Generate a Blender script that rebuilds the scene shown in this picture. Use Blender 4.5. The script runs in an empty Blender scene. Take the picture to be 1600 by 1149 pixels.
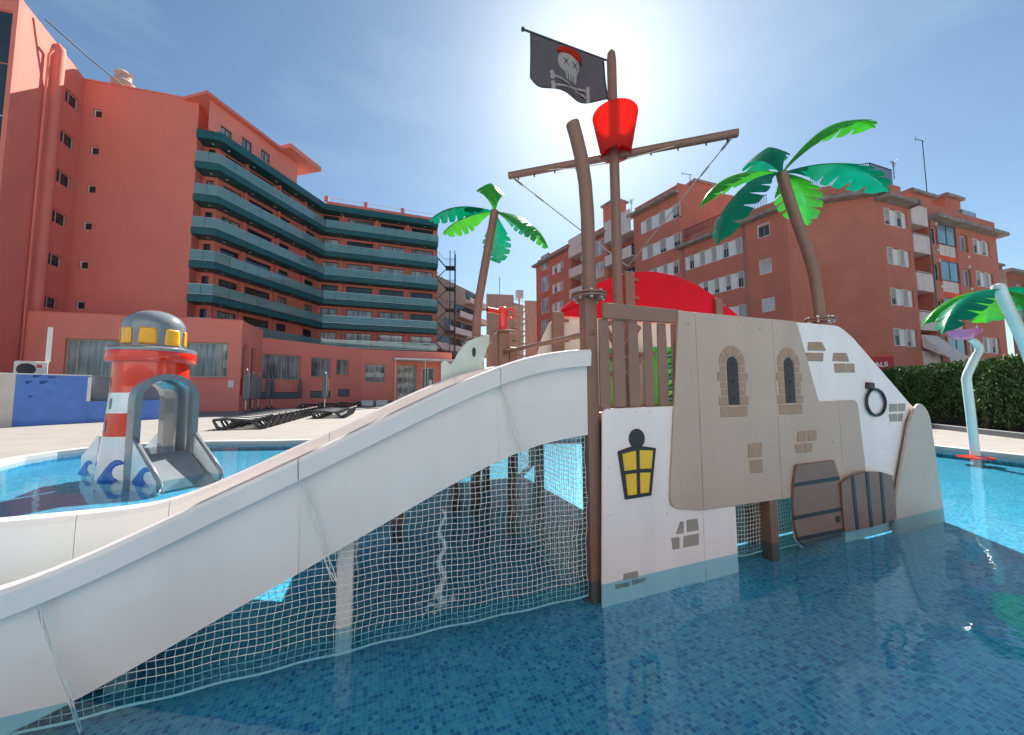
import bpy, math, random
from mathutils import Vector, Matrix
from mathutils.geometry import tessellate_polygon
R = math.radians
random.seed(7)
scene = bpy.context.scene
COL = scene.collection

# ------------------------------------------------------------------ camera
FPX, PIT, ROL, CAMH = 560.0, R(4.1), R(-0.36), 1.35
cp, sp, cr, sr = math.cos(PIT), math.sin(PIT), math.cos(ROL), math.sin(ROL)
cam_d = bpy.data.cameras.new('camera'); cam = bpy.data.objects.new('camera', cam_d); COL.objects.link(cam)
cam_d.sensor_fit = 'HORIZONTAL'; cam_d.sensor_width = 36; cam_d.lens = FPX / 1600 * 36
cam_d.clip_start = 0.05; cam_d.clip_end = 2000
ex, ez0, fw = Vector((1, 0, 0)), Vector((0, -sp, cp)), Vector((0, cp, sp))
rt = ex * cr + ez0 * sr; up = ez0 * cr - ex * sr; bk = -fw
cam.matrix_world = Matrix(((rt.x, up.x, bk.x, 0), (rt.y, up.y, bk.y, 0), (rt.z, up.z, bk.z, CAMH), (0, 0, 0, 1)))
scene.camera = cam

# ------------------------------------------------------------------ sky, sun, exposure
SUN_EL, SUN_AZ = R(42.9), R(13.7)        # azimuth from +Y (straight ahead) towards +X
world = bpy.data.worlds.new('World'); scene.world = world; world.use_nodes = True
wn, wl = world.node_tree.nodes, world.node_tree.links
bg = wn['Background']
sky = wn.new('ShaderNodeTexSky'); sky.sky_type = 'NISHITA'; sky.sun_disc = False
sky.sun_elevation = SUN_EL; sky.sun_rotation = SUN_AZ
sky.air_density = 1.0; sky.dust_density = .6; sky.ozone_density = 1.0; sky.altitude = 20
# thin veil of high cloud mixed over the clear sky
tc = wn.new('ShaderNodeTexCoord'); mp = wn.new('ShaderNodeMapping'); mp.inputs['Scale'].default_value = (1.2, 1.2, 4.5)
wl.new(tc.outputs['Generated'], mp.inputs['Vector'])
cn = wn.new('ShaderNodeTexNoise'); cn.inputs['Scale'].default_value = 2.3; cn.inputs['Detail'].default_value = 7; cn.inputs['Roughness'].default_value = .58
wl.new(mp.outputs['Vector'], cn.inputs['Vector'])
crp = wn.new('ShaderNodeValToRGB'); crp.color_ramp.elements[0].position = .48; crp.color_ramp.elements[1].position = .8
crp.color_ramp.elements[0].color = (0, 0, 0, 1); crp.color_ramp.elements[1].color = (.16, .16, .16, 1)
wl.new(cn.outputs['Fac'], crp.inputs['Fac'])
mx = wn.new('ShaderNodeMixRGB'); mx.inputs['Color2'].default_value = (7.2, 7.6, 8.0, 1)
wl.new(crp.outputs['Color'], mx.inputs['Fac']); wl.new(sky.outputs['Color'], mx.inputs['Color1'])
tn = wn.new('ShaderNodeMixRGB'); tn.blend_type = 'MULTIPLY'; tn.inputs['Fac'].default_value = 1; tn.inputs['Color2'].default_value = (.86, 1.02, 1.06, 1)
wl.new(mx.outputs['Color'], tn.inputs['Color1']); wl.new(tn.outputs['Color'], bg.inputs['Color']); bg.inputs['Strength'].default_value = 0.05
sd = bpy.data.lights.new('sun', 'SUN'); sd.energy = 5.0; sd.angle = R(.53); sd.color = (1, .95, .88)
so = bpy.data.objects.new('sun', sd); COL.objects.link(so)
sdir = Vector((math.sin(SUN_AZ) * math.cos(SUN_EL), math.cos(SUN_AZ) * math.cos(SUN_EL), math.sin(SUN_EL)))
so.rotation_euler = sdir.to_track_quat('Z', 'Y').to_euler(); so.location = (5, 20, 30)
vs = scene.view_settings; vs.view_transform = 'Standard'; vs.look = 'None'; vs.gamma = 1; vs.exposure = 1.35
try: vs.use_curve_mapping = False
except Exception: pass
scene.cycles.max_bounces = 10; scene.cycles.transparent_max_bounces = 16; scene.cycles.caustics_reflective = False
scene.cycles.sample_clamp_indirect = 6

# ------------------------------------------------------------------ layout helpers (a surveyed photo point -> real place)
CAMP = Vector((0, 0, CAMH))
def ray(px, py):
    a = (px - 800) / FPX; b = -(py - 574.5) / FPX
    X = cr * a - sr * b; Z = sr * a + cr * b
    return Vector((X, cp - Z * sp, sp + Z * cp))
def onz(px, py, z=0.0):
    r = ray(px, py); return CAMP + r * ((z - CAMH) / r.z)
def ony(px, py, y):
    r = ray(px, py); return CAMP + r * (y / r.y)
class Plane:
    """upright plane through p0 running along azimuth az; offset o grows away from the camera"""
    def __init__(self, p0, az):
        self.p = Vector((p0[0], p0[1], 0)); a = R(az)
        self.d = Vector((math.sin(a), math.cos(a), 0)); b = Vector((-math.cos(a), math.sin(a), 0))
        self.b = b if b.dot(self.p) > 0 else -b
    @classmethod
    def two(cls, a, b):
        return cls(a, math.degrees(math.atan2(b[0] - a[0], b[1] - a[1])))
    def at(self, px, py, o=0.0):
        r = ray(px, py); q = self.p + self.b * o
        h = CAMP + r * ((q - CAMP).dot(self.b) / r.dot(self.b))
        return (h - self.p).dot(self.d), h.z
    def pt(self, s, z, o=0.0): return self.p + self.d * s + self.b * o + Vector((0, 0, z))
    def rect(self, x0, y0, x1, y1, o=0.0):
        s0, za = self.at(x0, (y0 + y1) / 2, o); s1, zb = self.at(x1, (y0 + y1) / 2, o)
        _, z1 = self.at((x0 + x1) / 2, y0, o); _, z0 = self.at((x0 + x1) / 2, y1, o)
        return min(s0, s1), max(s0, s1), z0, z1

# ------------------------------------------------------------------ materials
MATS = {}
def mat(name, col, rough=.5, var=.08, scale=6.0, bump=0.0, bscale=None, metal=0.0, spec=.5, coat=0.0, streak=0.0, trans=0.0):
    if name in MATS: return MATS[name]
    m = bpy.data.materials.new(name); m.use_nodes = True
    n, l = m.node_tree.nodes, m.node_tree.links; b = n['Principled BSDF']
    t = n.new('ShaderNodeTexCoord')
    no = n.new('ShaderNodeTexNoise'); no.inputs['Scale'].default_value = scale; no.inputs['Detail'].default_value = 6; no.inputs['Roughness'].default_value = .6
    l.new(t.outputs['Object'], no.inputs['Vector'])
    r = n.new('ShaderNodeValToRGB'); r.color_ramp.elements[0].position = .3; r.color_ramp.elements[1].position = .7
    c0 = [max(0, c * (1 - var)) for c in col]; c1 = [min(1, c * (1 + var)) for c in col]
    r.color_ramp.elements[0].color = (*c0, 1); r.color_ramp.elements[1].color = (*c1, 1)
    l.new(no.outputs['Fac'], r.inputs['Fac']); out = r.outputs['Color']
    if streak:
        mpg = n.new('ShaderNodeMapping'); mpg.inputs['Scale'].default_value = (1.3, 1.3, .12); l.new(t.outputs['Object'], mpg.inputs['Vector'])
        n2 = n.new('ShaderNodeTexNoise'); n2.inputs['Scale'].default_value = 3.0; n2.inputs['Detail'].default_value = 8; l.new(mpg.outputs['Vector'], n2.inputs['Vector'])
        r2 = n.new('ShaderNodeValToRGB'); r2.color_ramp.elements[0].position = .42; r2.color_ramp.elements[1].position = .75
        r2.color_ramp.elements[0].color = (1, 1, 1, 1); r2.color_ramp.elements[1].color = (1 - streak,) * 3 + (1,)
        l.new(n2.outputs['Fac'], r2.inputs['Fac'])
        mm = n.new('ShaderNodeMixRGB'); mm.blend_type = 'MULTIPLY'; mm.inputs['Fac'].default_value = 1
        l.new(out, mm.inputs['Color1']); l.new(r2.outputs['Color'], mm.inputs['Color2']); out = mm.outputs['Color']
    l.new(out, b.inputs['Base Color'])
    b.inputs['Roughness'].default_value = rough; b.inputs['Metallic'].default_value = metal
    b.inputs['Specular IOR Level'].default_value = spec; b.inputs['Coat Weight'].default_value = coat
    b.inputs['Transmission Weight'].default_value = trans
    if bump:
        n3 = n.new('ShaderNodeTexNoise'); n3.inputs['Scale'].default_value = bscale or scale * 8; n3.inputs['Detail'].default_value = 5
        l.new(t.outputs['Object'], n3.inputs['Vector'])
        bp = n.new('ShaderNodeBump'); bp.inputs['Strength'].default_value = bump; bp.inputs['Distance'].default_value = .02
        l.new(n3.outputs['Fac'], bp.inputs['Height']); l.new(bp.outputs['Normal'], b.inputs['Normal'])
    MATS[name] = m; return m

def clear_mat(name, tint, ior=1.5, rough=.0, extra=None, rip=None, mixin=0.0, mixcol=(.5, .6, .6)):
    """see-through sheet: Fresnel mix of tinted transparency and mirror gloss"""
    if name in MATS: return MATS[name]
    m = bpy.data.materials.new(name); m.use_nodes = True
    n, l = m.node_tree.nodes, m.node_tree.links; n.remove(n['Principled BSDF'])
    o = n['Material Output']
    tr = n.new('ShaderNodeBsdfTransparent'); tr.inputs['Color'].default_value = (*tint, 1)
    gl = n.new('ShaderNodeBsdfGlossy'); gl.inputs['Roughness'].default_value = rough
    fr = n.new('ShaderNodeFresnel'); fr.inputs['IOR'].default_value = ior
    mixs = n.new('ShaderNodeMixShader')
    l.new(fr.outputs['Fac'], mixs.inputs['Fac'])
    ge = n.new('ShaderNodeNewGeometry'); iv_ = n.new('ShaderNodeMapRange')       # same reflectance from both faces of a thin sheet
    iv_.inputs['To Min'].default_value = ior; iv_.inputs['To Max'].default_value = 1 / ior
    l.new(ge.outputs['Backfacing'], iv_.inputs['Value']); l.new(iv_.outputs['Result'], fr.inputs['IOR'])
    base = tr.outputs['BSDF']
    if mixin:
        df = n.new('ShaderNodeBsdfDiffuse'); df.inputs['Color'].default_value = (*mixcol, 1)
        m2 = n.new('ShaderNodeMixShader'); m2.inputs['Fac'].default_value = mixin
        l.new(tr.outputs['BSDF'], m2.inputs[1]); l.new(df.outputs['BSDF'], m2.inputs[2]); base = m2.outputs['Shader']
    l.new(base, mixs.inputs[1]); l.new(gl.outputs['BSDF'], mixs.inputs[2]); l.new(mixs.outputs['Shader'], o.inputs['Surface'])
    if rip:
        t = n.new('ShaderNodeTexCoord'); prev = None
        for sc, st, dist in rip:
            mpn = n.new('ShaderNodeMapping'); mpn.inputs['Scale'].default_value = (1, 1.7, 1); mpn.inputs['Rotation'].default_value = (0, 0, R(25)); l.new(t.outputs['Object'], mpn.inputs['Vector'])
            no = n.new('ShaderNodeTexNoise'); no.inputs['Scale'].default_value = sc; no.inputs['Detail'].default_value = 2; no.inputs['Distortion'].default_value = .4
            l.new(mpn.outputs['Vector'], no.inputs['Vector'])
            bp = n.new('ShaderNodeBump'); bp.inputs['Strength'].default_value = st; bp.inputs['Distance'].default_value = dist
            l.new(no.outputs['Fac'], bp.inputs['Height'])
            if prev: l.new(prev, bp.inputs['Normal'])
            prev = bp.outputs['Normal']
        l.new(prev, gl.inputs['Normal']); l.new(prev, fr.inputs['Normal'])
    MATS[name] = m; return m

def mosaic_mat():
    m = bpy.data.materials.new('pool_mosaic'); m.use_nodes = True
    n, l = m.node_tree.nodes, m.node_tree.links; b = n['Principled BSDF']
    t = n.new('ShaderNodeTexCoord'); mpn = n.new('ShaderNodeMapping'); mpn.inputs['Rotation'].default_value = (0, 0, R(-21)); s = 1 / .0245
    mpn.inputs['Scale'].default_value = (s, s, s); l.new(t.outputs['Object'], mpn.inputs['Vector'])
    fl = n.new('ShaderNodeVectorMath'); fl.operation = 'FLOOR'; l.new(mpn.outputs['Vector'], fl.inputs[0])
    fc = n.new('ShaderNodeVectorMath'); fc.operation = 'FRACTION'; l.new(mpn.outputs['Vector'], fc.inputs[0])
    wnz = n.new('ShaderNodeTexWhiteNoise'); wnz.noise_dimensions = '3D'; l.new(fl.outputs['Vector'], wnz.inputs['Vector'])
    rp = n.new('ShaderNodeValToRGB'); e = rp.color_ramp.elements
    e[0].position = 0; e[0].color = (.015, .17, .36, 1); e[1].position = 1; e[1].color = (.26, .56, .62, 1)
    for p, c in ((.25, (.06, .33, .52, 1)), (.5, (.1, .42, .58, 1)), (.75, (.12, .47, .57, 1))):
        x = e.new(p); x.color = c
    l.new(wnz.outputs['Value'], rp.inputs['Fac'])
    sepx = n.new('ShaderNodeSeparateXYZ'); l.new(fc.outputs['Vector'], sepx.inputs[0])
    def edge(o):
        a = n.new('ShaderNodeMath'); a.operation = 'SUBTRACT'; l.new(o, a.inputs[0]); a.inputs[1].default_value = .5
        c = n.new('ShaderNodeMath'); c.operation = 'ABSOLUTE'; l.new(a.outputs[0], c.inputs[0]); return c.outputs[0]
    mxm = n.new('ShaderNodeMath'); mxm.operation = 'MAXIMUM'; l.new(edge(sepx.outputs['X']), mxm.inputs[0]); l.new(edge(sepx.outputs['Y']), mxm.inputs[1])
    gt = n.new('ShaderNodeMath'); gt.operation = 'GREATER_THAN'; l.new(mxm.outputs[0], gt.inputs[0]); gt.inputs[1].default_value = .455
    big = n.new('ShaderNodeTexNoise'); big.inputs['Scale'].default_value = 1.1; big.inputs['Detail'].default_value = 4; l.new(t.outputs['Object'], big.inputs['Vector'])
    mr = n.new('ShaderNodeMapRange'); mr.inputs['To Min'].default_value = .84; mr.inputs['To Max'].default_value = 1.16; l.new(big.outputs['Fac'], mr.inputs['Value'])
    mm = n.new('ShaderNodeMixRGB'); mm.inputs['Color2'].default_value = (.34, .58, .64, 1); l.new(gt.outputs[0], mm.inputs['Fac']); l.new(rp.outputs['Color'], mm.inputs['Color1'])
    mu = n.new('ShaderNodeVectorMath'); mu.operation = 'SCALE'; l.new(mm.outputs['Color'], mu.inputs[0]); l.new(mr.outputs['Result'], mu.inputs['Scale'])
    l.new(mu.outputs['Vector'], b.inputs['Base Color']); b.inputs['Roughness'].default_value = .35
    MATS['pool_mosaic'] = m; return m

def cloth_mat(name, col, tr=.35):
    m = bpy.data.materials.new(name); m.use_nodes = True
    n, l = m.node_tree.nodes, m.node_tree.links; n.remove(n['Principled BSDF'])
    t = n.new('ShaderNodeTexCoord'); no = n.new('ShaderNodeTexNoise'); no.inputs['Scale'].default_value = 60; l.new(t.outputs['Object'], no.inputs['Vector'])
    rp = n.new('ShaderNodeValToRGB'); rp.color_ramp.elements[0].color = (*[c * .85 for c in col], 1); rp.color_ramp.elements[1].color = (*[min(1, c * 1.1) for c in col], 1); l.new(no.outputs['Fac'], rp.inputs['Fac'])
    d = n.new('ShaderNodeBsdfDiffuse'); x = n.new('ShaderNodeBsdfTranslucent'); mi = n.new('ShaderNodeMixShader'); mi.inputs['Fac'].default_value = tr
    l.new(rp.outputs['Color'], d.inputs['Color']); l.new(rp.outputs['Color'], x.inputs['Color'])
    l.new(d.outputs['BSDF'], mi.inputs[1]); l.new(x.outputs['BSDF'], mi.inputs[2]); l.new(mi.outputs['Shader'], n['Material Output'].inputs['Surface'])
    MATS[name] = m; return m

SALMON = mat('salmon_stucco', (.77, .22, .165), .9, .05, .35, .2, 30, streak=.035)
SALMON2 = mat('salmon_stucco_low', (.88, .27, .205), .9, .05, .35, .2, 30, streak=.03)
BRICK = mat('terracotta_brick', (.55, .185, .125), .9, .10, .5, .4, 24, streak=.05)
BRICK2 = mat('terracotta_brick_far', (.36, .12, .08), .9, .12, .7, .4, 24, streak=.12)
CREAM_B = mat('cream_render', (.43, .36, .30), .9, .08, .4, .2, 20, streak=.2)
TEAL = mat('teal_painted_concrete', (.008, .105, .11), .5, .15, 1.5, .1, 20, streak=.15)
TEALD = mat('teal_soffit', (.01, .07, .075), .7, .15, 1.5)
WHITE_P = mat('white_paint', (.78, .77, .76), .45, .05, 3, .05)
BALC_W = mat('pink_white_render', (.74, .64, .60), .8, .07, 1.2, .15, streak=.2)
CORN = mat('stained_concrete', (.3, .25, .22), .9, .35, 2.0, .3)
GELCOAT = mat('white_gelcoat', (.75, .675, .645), .28, .04, 2.0, .03, 14, coat=.25, streak=.05)
HDPE_W = mat('white_board', (.89, .765, .74), .42, .03, 3, .06, 60, streak=.07)
HDPE_G = mat('grey_beige_board', (.51, .37, .30), .5, .04, 3, .08, 60, streak=.07)
HDPE_T = mat('light_grey_board', (.50, .40, .34), .5, .04, 3, .08, 60)
STONE_T = mat('tan_stone_inlay', (.38, .235, .16), .6, .1, 20, .15, 80)
STONE_G = mat('grey_stone_inlay', (.34, .28, .24), .6, .1, 20, .15, 80)
BROWN = mat('brown_powder_coat', (.22, .108, .075), .42, .08, 8, .08, 120, coat=.1)
BROWN_B = mat('brown_board', (.26, .135, .098), .5, .07, 8, .1, 90)
BROWN_L = mat('brown_barrel_board', (.22, .13, .10), .5, .07, 8, .1, 90)
BLACK = mat('black_board', (.022, .02, .024), .45, .15, 10, .1, 90)
YELLOW = mat('yellow_board', (.85, .50, .02), .4, .06, 10)
RED = mat('red_board', (.68, .002, .02), .65, .05, 4, .05, spec=.25)
CREAM = mat('cream_board', (.76, .68, .60), .45, .04, 4, .05)
RED_G = mat('red_gelcoat', (.74, .03, .012), .16, .05, 3, .02, 20, coat=.5)
GREY_G = mat('grey_gelcoat', (.20, .22, .235), .18, .06, 3, .02, 20, coat=.5)
WHITE_G = mat('white_gloss_gelcoat', (.78, .79, .80), .18, .04, 3, .02, 20, coat=.5)
ORANGE_G = mat('amber_gelcoat', (.92, .40, .01), .2, .05, 3, coat=.4)
BLUE_G = mat('blue_print', (.01, .12, .52), .3, .08, 6, coat=.3)
GREEN_G = mat('green_gelcoat', (.035, .42, .02), .2, .12, 6, .03, 25, coat=.5)
TEALG_G = mat('teal_green_gelcoat', (.0, .23, .115), .2, .12, 6, .03, 25, coat=.5)
PALE_T = mat('pale_teal_paint', (.66, .74, .70), .3, .05, 5, coat=.3)
PINK_G = mat('pink_gelcoat', (.75, .17, .36), .25, .08, 8, coat=.4)
STEEL = mat('galvanised_steel', (.55, .55, .55), .3, .1, 15, metal=.9)
DARKST = mat('dark_steel', (.03, .04, .05), .5, .2, 10, metal=.2)
ROPE = mat('grey_rope', (.30, .29, .27), .8, .2, 80)
NETM = mat('white_net_cord', (.72, .72, .68), .7, .1, 60)
ALU = mat('white_aluminium', (.72, .70, .66), .4, .06, 6)
TAN_F = mat('tan_window_frame', (.5, .40, .28), .5, .08, 8)
GLASS_D = mat('dark_window_glass', (.03, .04, .045), .06, .3, 1.2, spec=.8)
def curtain_mat(name, c0, c1, sc):
    m = mat(name, c0, .5, .2, 1.5, spec=.5, coat=1.0); n, l = m.node_tree.nodes, m.node_tree.links; b = n['Principled BSDF']; b.inputs['Coat Roughness'].default_value = .02
    t = n.new('ShaderNodeTexCoord'); mp_ = n.new('ShaderNodeMapping'); mp_.inputs['Scale'].default_value = (1, 1, .05); l.new(t.outputs['Object'], mp_.inputs['Vector'])
    w = n.new('ShaderNodeTexNoise'); w.inputs['Scale'].default_value = sc; w.inputs['Detail'].default_value = 3; l.new(mp_.outputs['Vector'], w.inputs['Vector'])
    big = n.new('ShaderNodeTexNoise'); big.inputs['Scale'].default_value = .55; big.inputs['Detail'].default_value = 1; l.new(t.outputs['Object'], big.inputs['Vector'])
    ad = n.new('ShaderNodeMath'); ad.operation = 'MULTIPLY_ADD'; ad.inputs[1].default_value = .6; l.new(w.outputs['Fac'], ad.inputs[0])
    m2 = n.new('ShaderNodeMath'); m2.operation = 'MULTIPLY'; m2.inputs[1].default_value = .5; l.new(big.outputs['Fac'], m2.inputs[0]); l.new(m2.outputs[0], ad.inputs[2])
    r = n.new('ShaderNodeValToRGB'); r.color_ramp.elements[0].position = .42; r.color_ramp.elements[1].position = .68; r.color_ramp.elements[0].color = (*c0, 1); r.color_ramp.elements[1].color = (*c1, 1)
    l.new(ad.outputs[0], r.inputs['Fac']); l.new(r.outputs['Color'], b.inputs['Base Color']); return m
GLASS_C = curtain_mat('curtained_window_glass', (.05, .07, .085), (.34, .38, .40), 7.0)
GLASS_B = curtain_mat('pale_window_glass', (.12, .17, .20), (.52, .56, .58), 4.0)
SHUT = mat('white_roller_shutter', (.44, .41, .385), .6, .05, 4, .1)
def jointed(m, size, dark):
    n, l = m.node_tree.nodes, m.node_tree.links; b = n['Principled BSDF']; src = b.inputs['Base Color'].links[0].from_socket
    t = n.new('ShaderNodeTexCoord'); mp_ = n.new('ShaderNodeMapping'); mp_.inputs['Rotation'].default_value = (0, 0, R(-17)); mp_.inputs['Scale'].default_value = (1 / size,) * 3; l.new(t.outputs['Object'], mp_.inputs['Vector'])
    br = n.new('ShaderNodeTexBrick'); br.inputs['Scale'].default_value = 1; br.inputs['Mortar Size'].default_value = .008; br.inputs['Brick Width'].default_value = 1; br.inputs['Row Height'].default_value = .5
    br.inputs['Color1'].default_value = (1, 1, 1, 1); br.inputs['Color2'].default_value = (.93, .92, .91, 1); br.inputs['Mortar'].default_value = (dark,) * 3 + (1,)
    l.new(mp_.outputs['Vector'], br.inputs['Vector'])
    mm = n.new('ShaderNodeMixRGB'); mm.blend_type = 'MULTIPLY'; mm.inputs['Fac'].default_value = 1; l.new(src, mm.inputs['Color1']); l.new(br.outputs['Color'], mm.inputs['Color2']); l.new(mm.outputs['Color'], b.inputs['Base Color']); return m
DECK = mat('pale_deck_stone', (.25, .232, .215), .85, .08, 1.2, .2, 40)
jointed(DECK, 1.2, .72)
COPE = mat('white_coping', (.40, .385, .37), .7, .05, 3, .15)
GROUND = mat('street_paving', (.26, .25, .24), .9, .1, 1.0, .2)
BLUE_W = mat('blue_mural_paint', (.11, .24, .66), .7, .12, 2.2, .1)
BLUE_L = mat('dark_blue_print', (.03, .08, .3), .7, .1, 5)
WALL_W = mat('pale_wall_render', (.66, .62, .58), .85, .08, 1.5, .2, streak=.12)
GREYP = mat('grey_blue_board', (.15, .17, .20), .6, .1, 3)
PLAST = mat('dark_grey_plastic', (.055, .055, .06), .45, .15, 12)
SLAT = mat('grey_slat_plastic', (.5, .48, .45), .5, .1, 12)
PARA = mat('grey_canvas', (.17, .18, .19), .9, .12, 15, .2)
ACM = mat('ac_cream_metal', (.60, .58, .53), .5, .06, 8)
BGLASS = clear_mat('green_balcony_glass', (.50, .78, .76), 1.7, .02, mixin=.42, mixcol=(.32, .56, .55))
WATER = clear_mat('pool_water', (.58, .875, .95), 1.56, .0, rip=[(1.3, .16, .02), (6.0, .14, .008), (16.0, .06, .003)])
MOS = mosaic_mat()
FLAGM = cloth_mat('glare_greyed_flag_cloth', (.17, .16, .18), .65)  # black cloth lifted to grey: sun glare put into its colour
FLAGW = cloth_mat('white_flag_print', (.6, .58, .57), .55)
FLAGR = cloth_mat('red_flag_print', (.6, .05, .03), .45)
BUCK = cloth_mat('red_translucent_plastic', (.82, .07, .055), .6)

# ------------------------------------------------------------------ mesh helpers
ORG = {}
class MB:
    def __init__(s): s.v = []; s.f = []
    def add(s, vs, fs):
        o = len(s.v); s.v += [Vector(v) for v in vs]; s.f += [tuple(i + o for i in f) for f in fs]; return s
    def hexa(s, p):   # 8 points: bottom 4 then top 4
        return s.add(p, [(3, 2, 1, 0), (4, 5, 6, 7), (0, 1, 5, 4), (1, 2, 6, 5), (2, 3, 7, 6), (3, 0, 4, 7)])
    def box(s, x0, x1, y0, y1, z0, z1):
        return s.hexa([(x0, y0, z0), (x1, y0, z0), (x1, y1, z0), (x0, y1, z0), (x0, y0, z1), (x1, y0, z1), (x1, y1, z1), (x0, y1, z1)])
    def pbox(s, P, s0, s1, z0, z1, o0, o1):
        return s.hexa([P.pt(s0, z0, o0), P.pt(s1, z0, o0), P.pt(s1, z0, o1), P.pt(s0, z0, o1), P.pt(s0, z1, o0), P.pt(s1, z1, o0), P.pt(s1, z1, o1), P.pt(s0, z1, o1)])
    def prism(s, pts, d):
        n = len(pts); pts = [Vector(p) for p in pts]; d = Vector(d)
        return s.add(pts + [p + d for p in pts], [tuple(range(n - 1, -1, -1)), tuple(range(n, 2 * n))] + [(i, (i + 1) % n, (i + 1) % n + n, i + n) for i in range(n)])
    def tube(s, path, r, n=10, caps=True):
        path = [Vector(p) for p in path]; m = len(path)
        rs = r if isinstance(r, (list, tuple)) else [r] * m
        t0 = (path[1] - path[0]).normalized(); a = t0.orthogonal().normalized(); vs = []
        for i, p in enumerate(path):
            t = (path[min(i + 1, m - 1)] - path[max(i - 1, 0)]).normalized()
            a = (a - t * a.dot(t)).normalized(); b = t.cross(a)
            for k in range(n):
                w = 2 * math.pi * k / n; vs.append(p + (a * math.cos(w) + b * math.sin(w)) * rs[i])
        fs = [(i * n + k, i * n + (k + 1) % n, (i + 1) * n + (k + 1) % n, (i + 1) * n + k) for i in range(m - 1) for k in range(n)]
        if caps: fs += [tuple(range(n - 1, -1, -1)), tuple((m - 1) * n + k for k in range(n))]
        return s.add(vs, fs)
    def lathe(s, prof, c=(0, 0, 0), n=32, skip=None, a0=0.0, a1=2 * math.pi):
        c = Vector(c); full = abs(a1 - a0 - 2 * math.pi) < 1e-6; k = n if full else n + 1; vs = []
        for r, z in prof:
            for j in range(k):
                w = a0 + (a1 - a0) * j / n; vs.append(c + Vector((r * math.cos(w), r * math.sin(w), z)))
        fs = []
        for i in range(len(prof) - 1):
            for j in range(n):
                q = (i * k + j, i * k + (j + 1) % k, (i + 1) * k + (j + 1) % k, (i + 1) * k + j)
                if skip is None or not skip(sum((vs[x] for x in q), Vector()) / 4 - c): fs.append(q)
        return s.add(vs, fs)
    def grid(s, rows):
        n = len(rows[0]); return s.add([p for r in rows for p in r], [(i * n + j, i * n + j + 1, (i + 1) * n + j + 1, (i + 1) * n + j) for i in range(len(rows) - 1) for j in range(n - 1)])
    def build(s, name, m, parent=None, smooth=False, bevel=0.0, solid=0.0, seg=1, base=True):
        used = sorted({i for f in s.f for i in f})
        if len(used) < len(s.v):
            mpv = {u: i for i, u in enumerate(used)}; s.v = [s.v[u] for u in used]; s.f = [tuple(mpv[i] for i in f) for f in s.f]
        me = bpy.data.meshes.new(name)
        org = Vector((0, 0, 0))
        if parent is not None: org = ORG[parent.name]
        elif base and s.v:
            xs = [v.x for v in s.v]; ys = [v.y for v in s.v]; zs = [v.z for v in s.v]
            org = Vector(((min(xs) + max(xs)) / 2, (min(ys) + max(ys)) / 2, min(zs)))
        me.from_pydata([tuple(v - org) for v in s.v], [], s.f); me.validate()
        me.materials.append(m)
        if smooth:
            for p in me.polygons: p.use_smooth = True
        o = bpy.data.objects.new(name, me); COL.objects.link(o)
        if parent is not None: o.parent = parent; ORG[o.name] = org
        else: o.location = org; ORG[o.name] = org
        if solid:
            q = o.modifiers.new('thick', 'SOLIDIFY'); q.thickness = solid; q.offset = 0
        if bevel:
            q = o.modifiers.new('bevel', 'BEVEL'); q.width = bevel; q.segments = seg; q.limit_method = 'ANGLE'; q.angle_limit = R(40)
        return o
def thing(name, label, cat, loc=(0, 0, 0), rz=0.0, group=None, local=False):
    o = bpy.data.objects.new(name, None); COL.objects.link(o); o.empty_display_size = .2
    o.location = loc; o.rotation_euler = (0, 0, rz); o['label'] = label; o['category'] = cat
    if group: o['group'] = group
    ORG[o.name] = Vector((0, 0, 0)) if local else Vector(loc)
    return o
def tag(o, label, cat, group=None):
    o['label'] = label; o['category'] = cat
    if group: o['group'] = group
    return o
def struct(o, kind='structure'): o['kind'] = kind; return o
def smooth_angle(o, a=40):
    for p in o.data.polygons: p.use_smooth = True
    try: o.data.set_sharp_from_angle(angle=R(a))
    except Exception: pass
    return o
def copy_tree(o, parent=None):
    c = o.copy(); COL.objects.link(c)
    if parent is not None: c.parent = parent
    for ch in list(o.children): copy_tree(ch, c)
    return c
def wall_holes(mb, P, s0, s1, z0, z1, rects, dep=.25, o=0.0):
    ss = sorted({s0, s1, *[min(max(v, s0), s1) for r in rects for v in r[:2]]}); zz = sorted({z0, z1, *[min(max(v, z0), z1) for r in rects for v in r[2:]]})
    for i in range(len(ss) - 1):
        for j in range(len(zz) - 1):
            a, b = (ss[i] + ss[i + 1]) / 2, (zz[j] + zz[j + 1]) / 2
            if any(r[0] < a < r[1] and r[2] < b < r[3] for r in rects): continue
            mb.add([P.pt(ss[i], zz[j], o), P.pt(ss[i + 1], zz[j], o), P.pt(ss[i + 1], zz[j + 1], o), P.pt(ss[i], zz[j + 1], o)], [(0, 1, 2, 3)])
    for r in rects:
        for (a, b, c, d) in ((r[0], r[2], r[1], r[2]), (r[0], r[3], r[1], r[3]), (r[0], r[2], r[0], r[3]), (r[1], r[2], r[1], r[3])):
            mb.add([P.pt(a, b, o), P.pt(c, d, o), P.pt(c, d, o + dep), P.pt(a, b, o + dep)], [(0, 1, 2, 3)])
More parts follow.
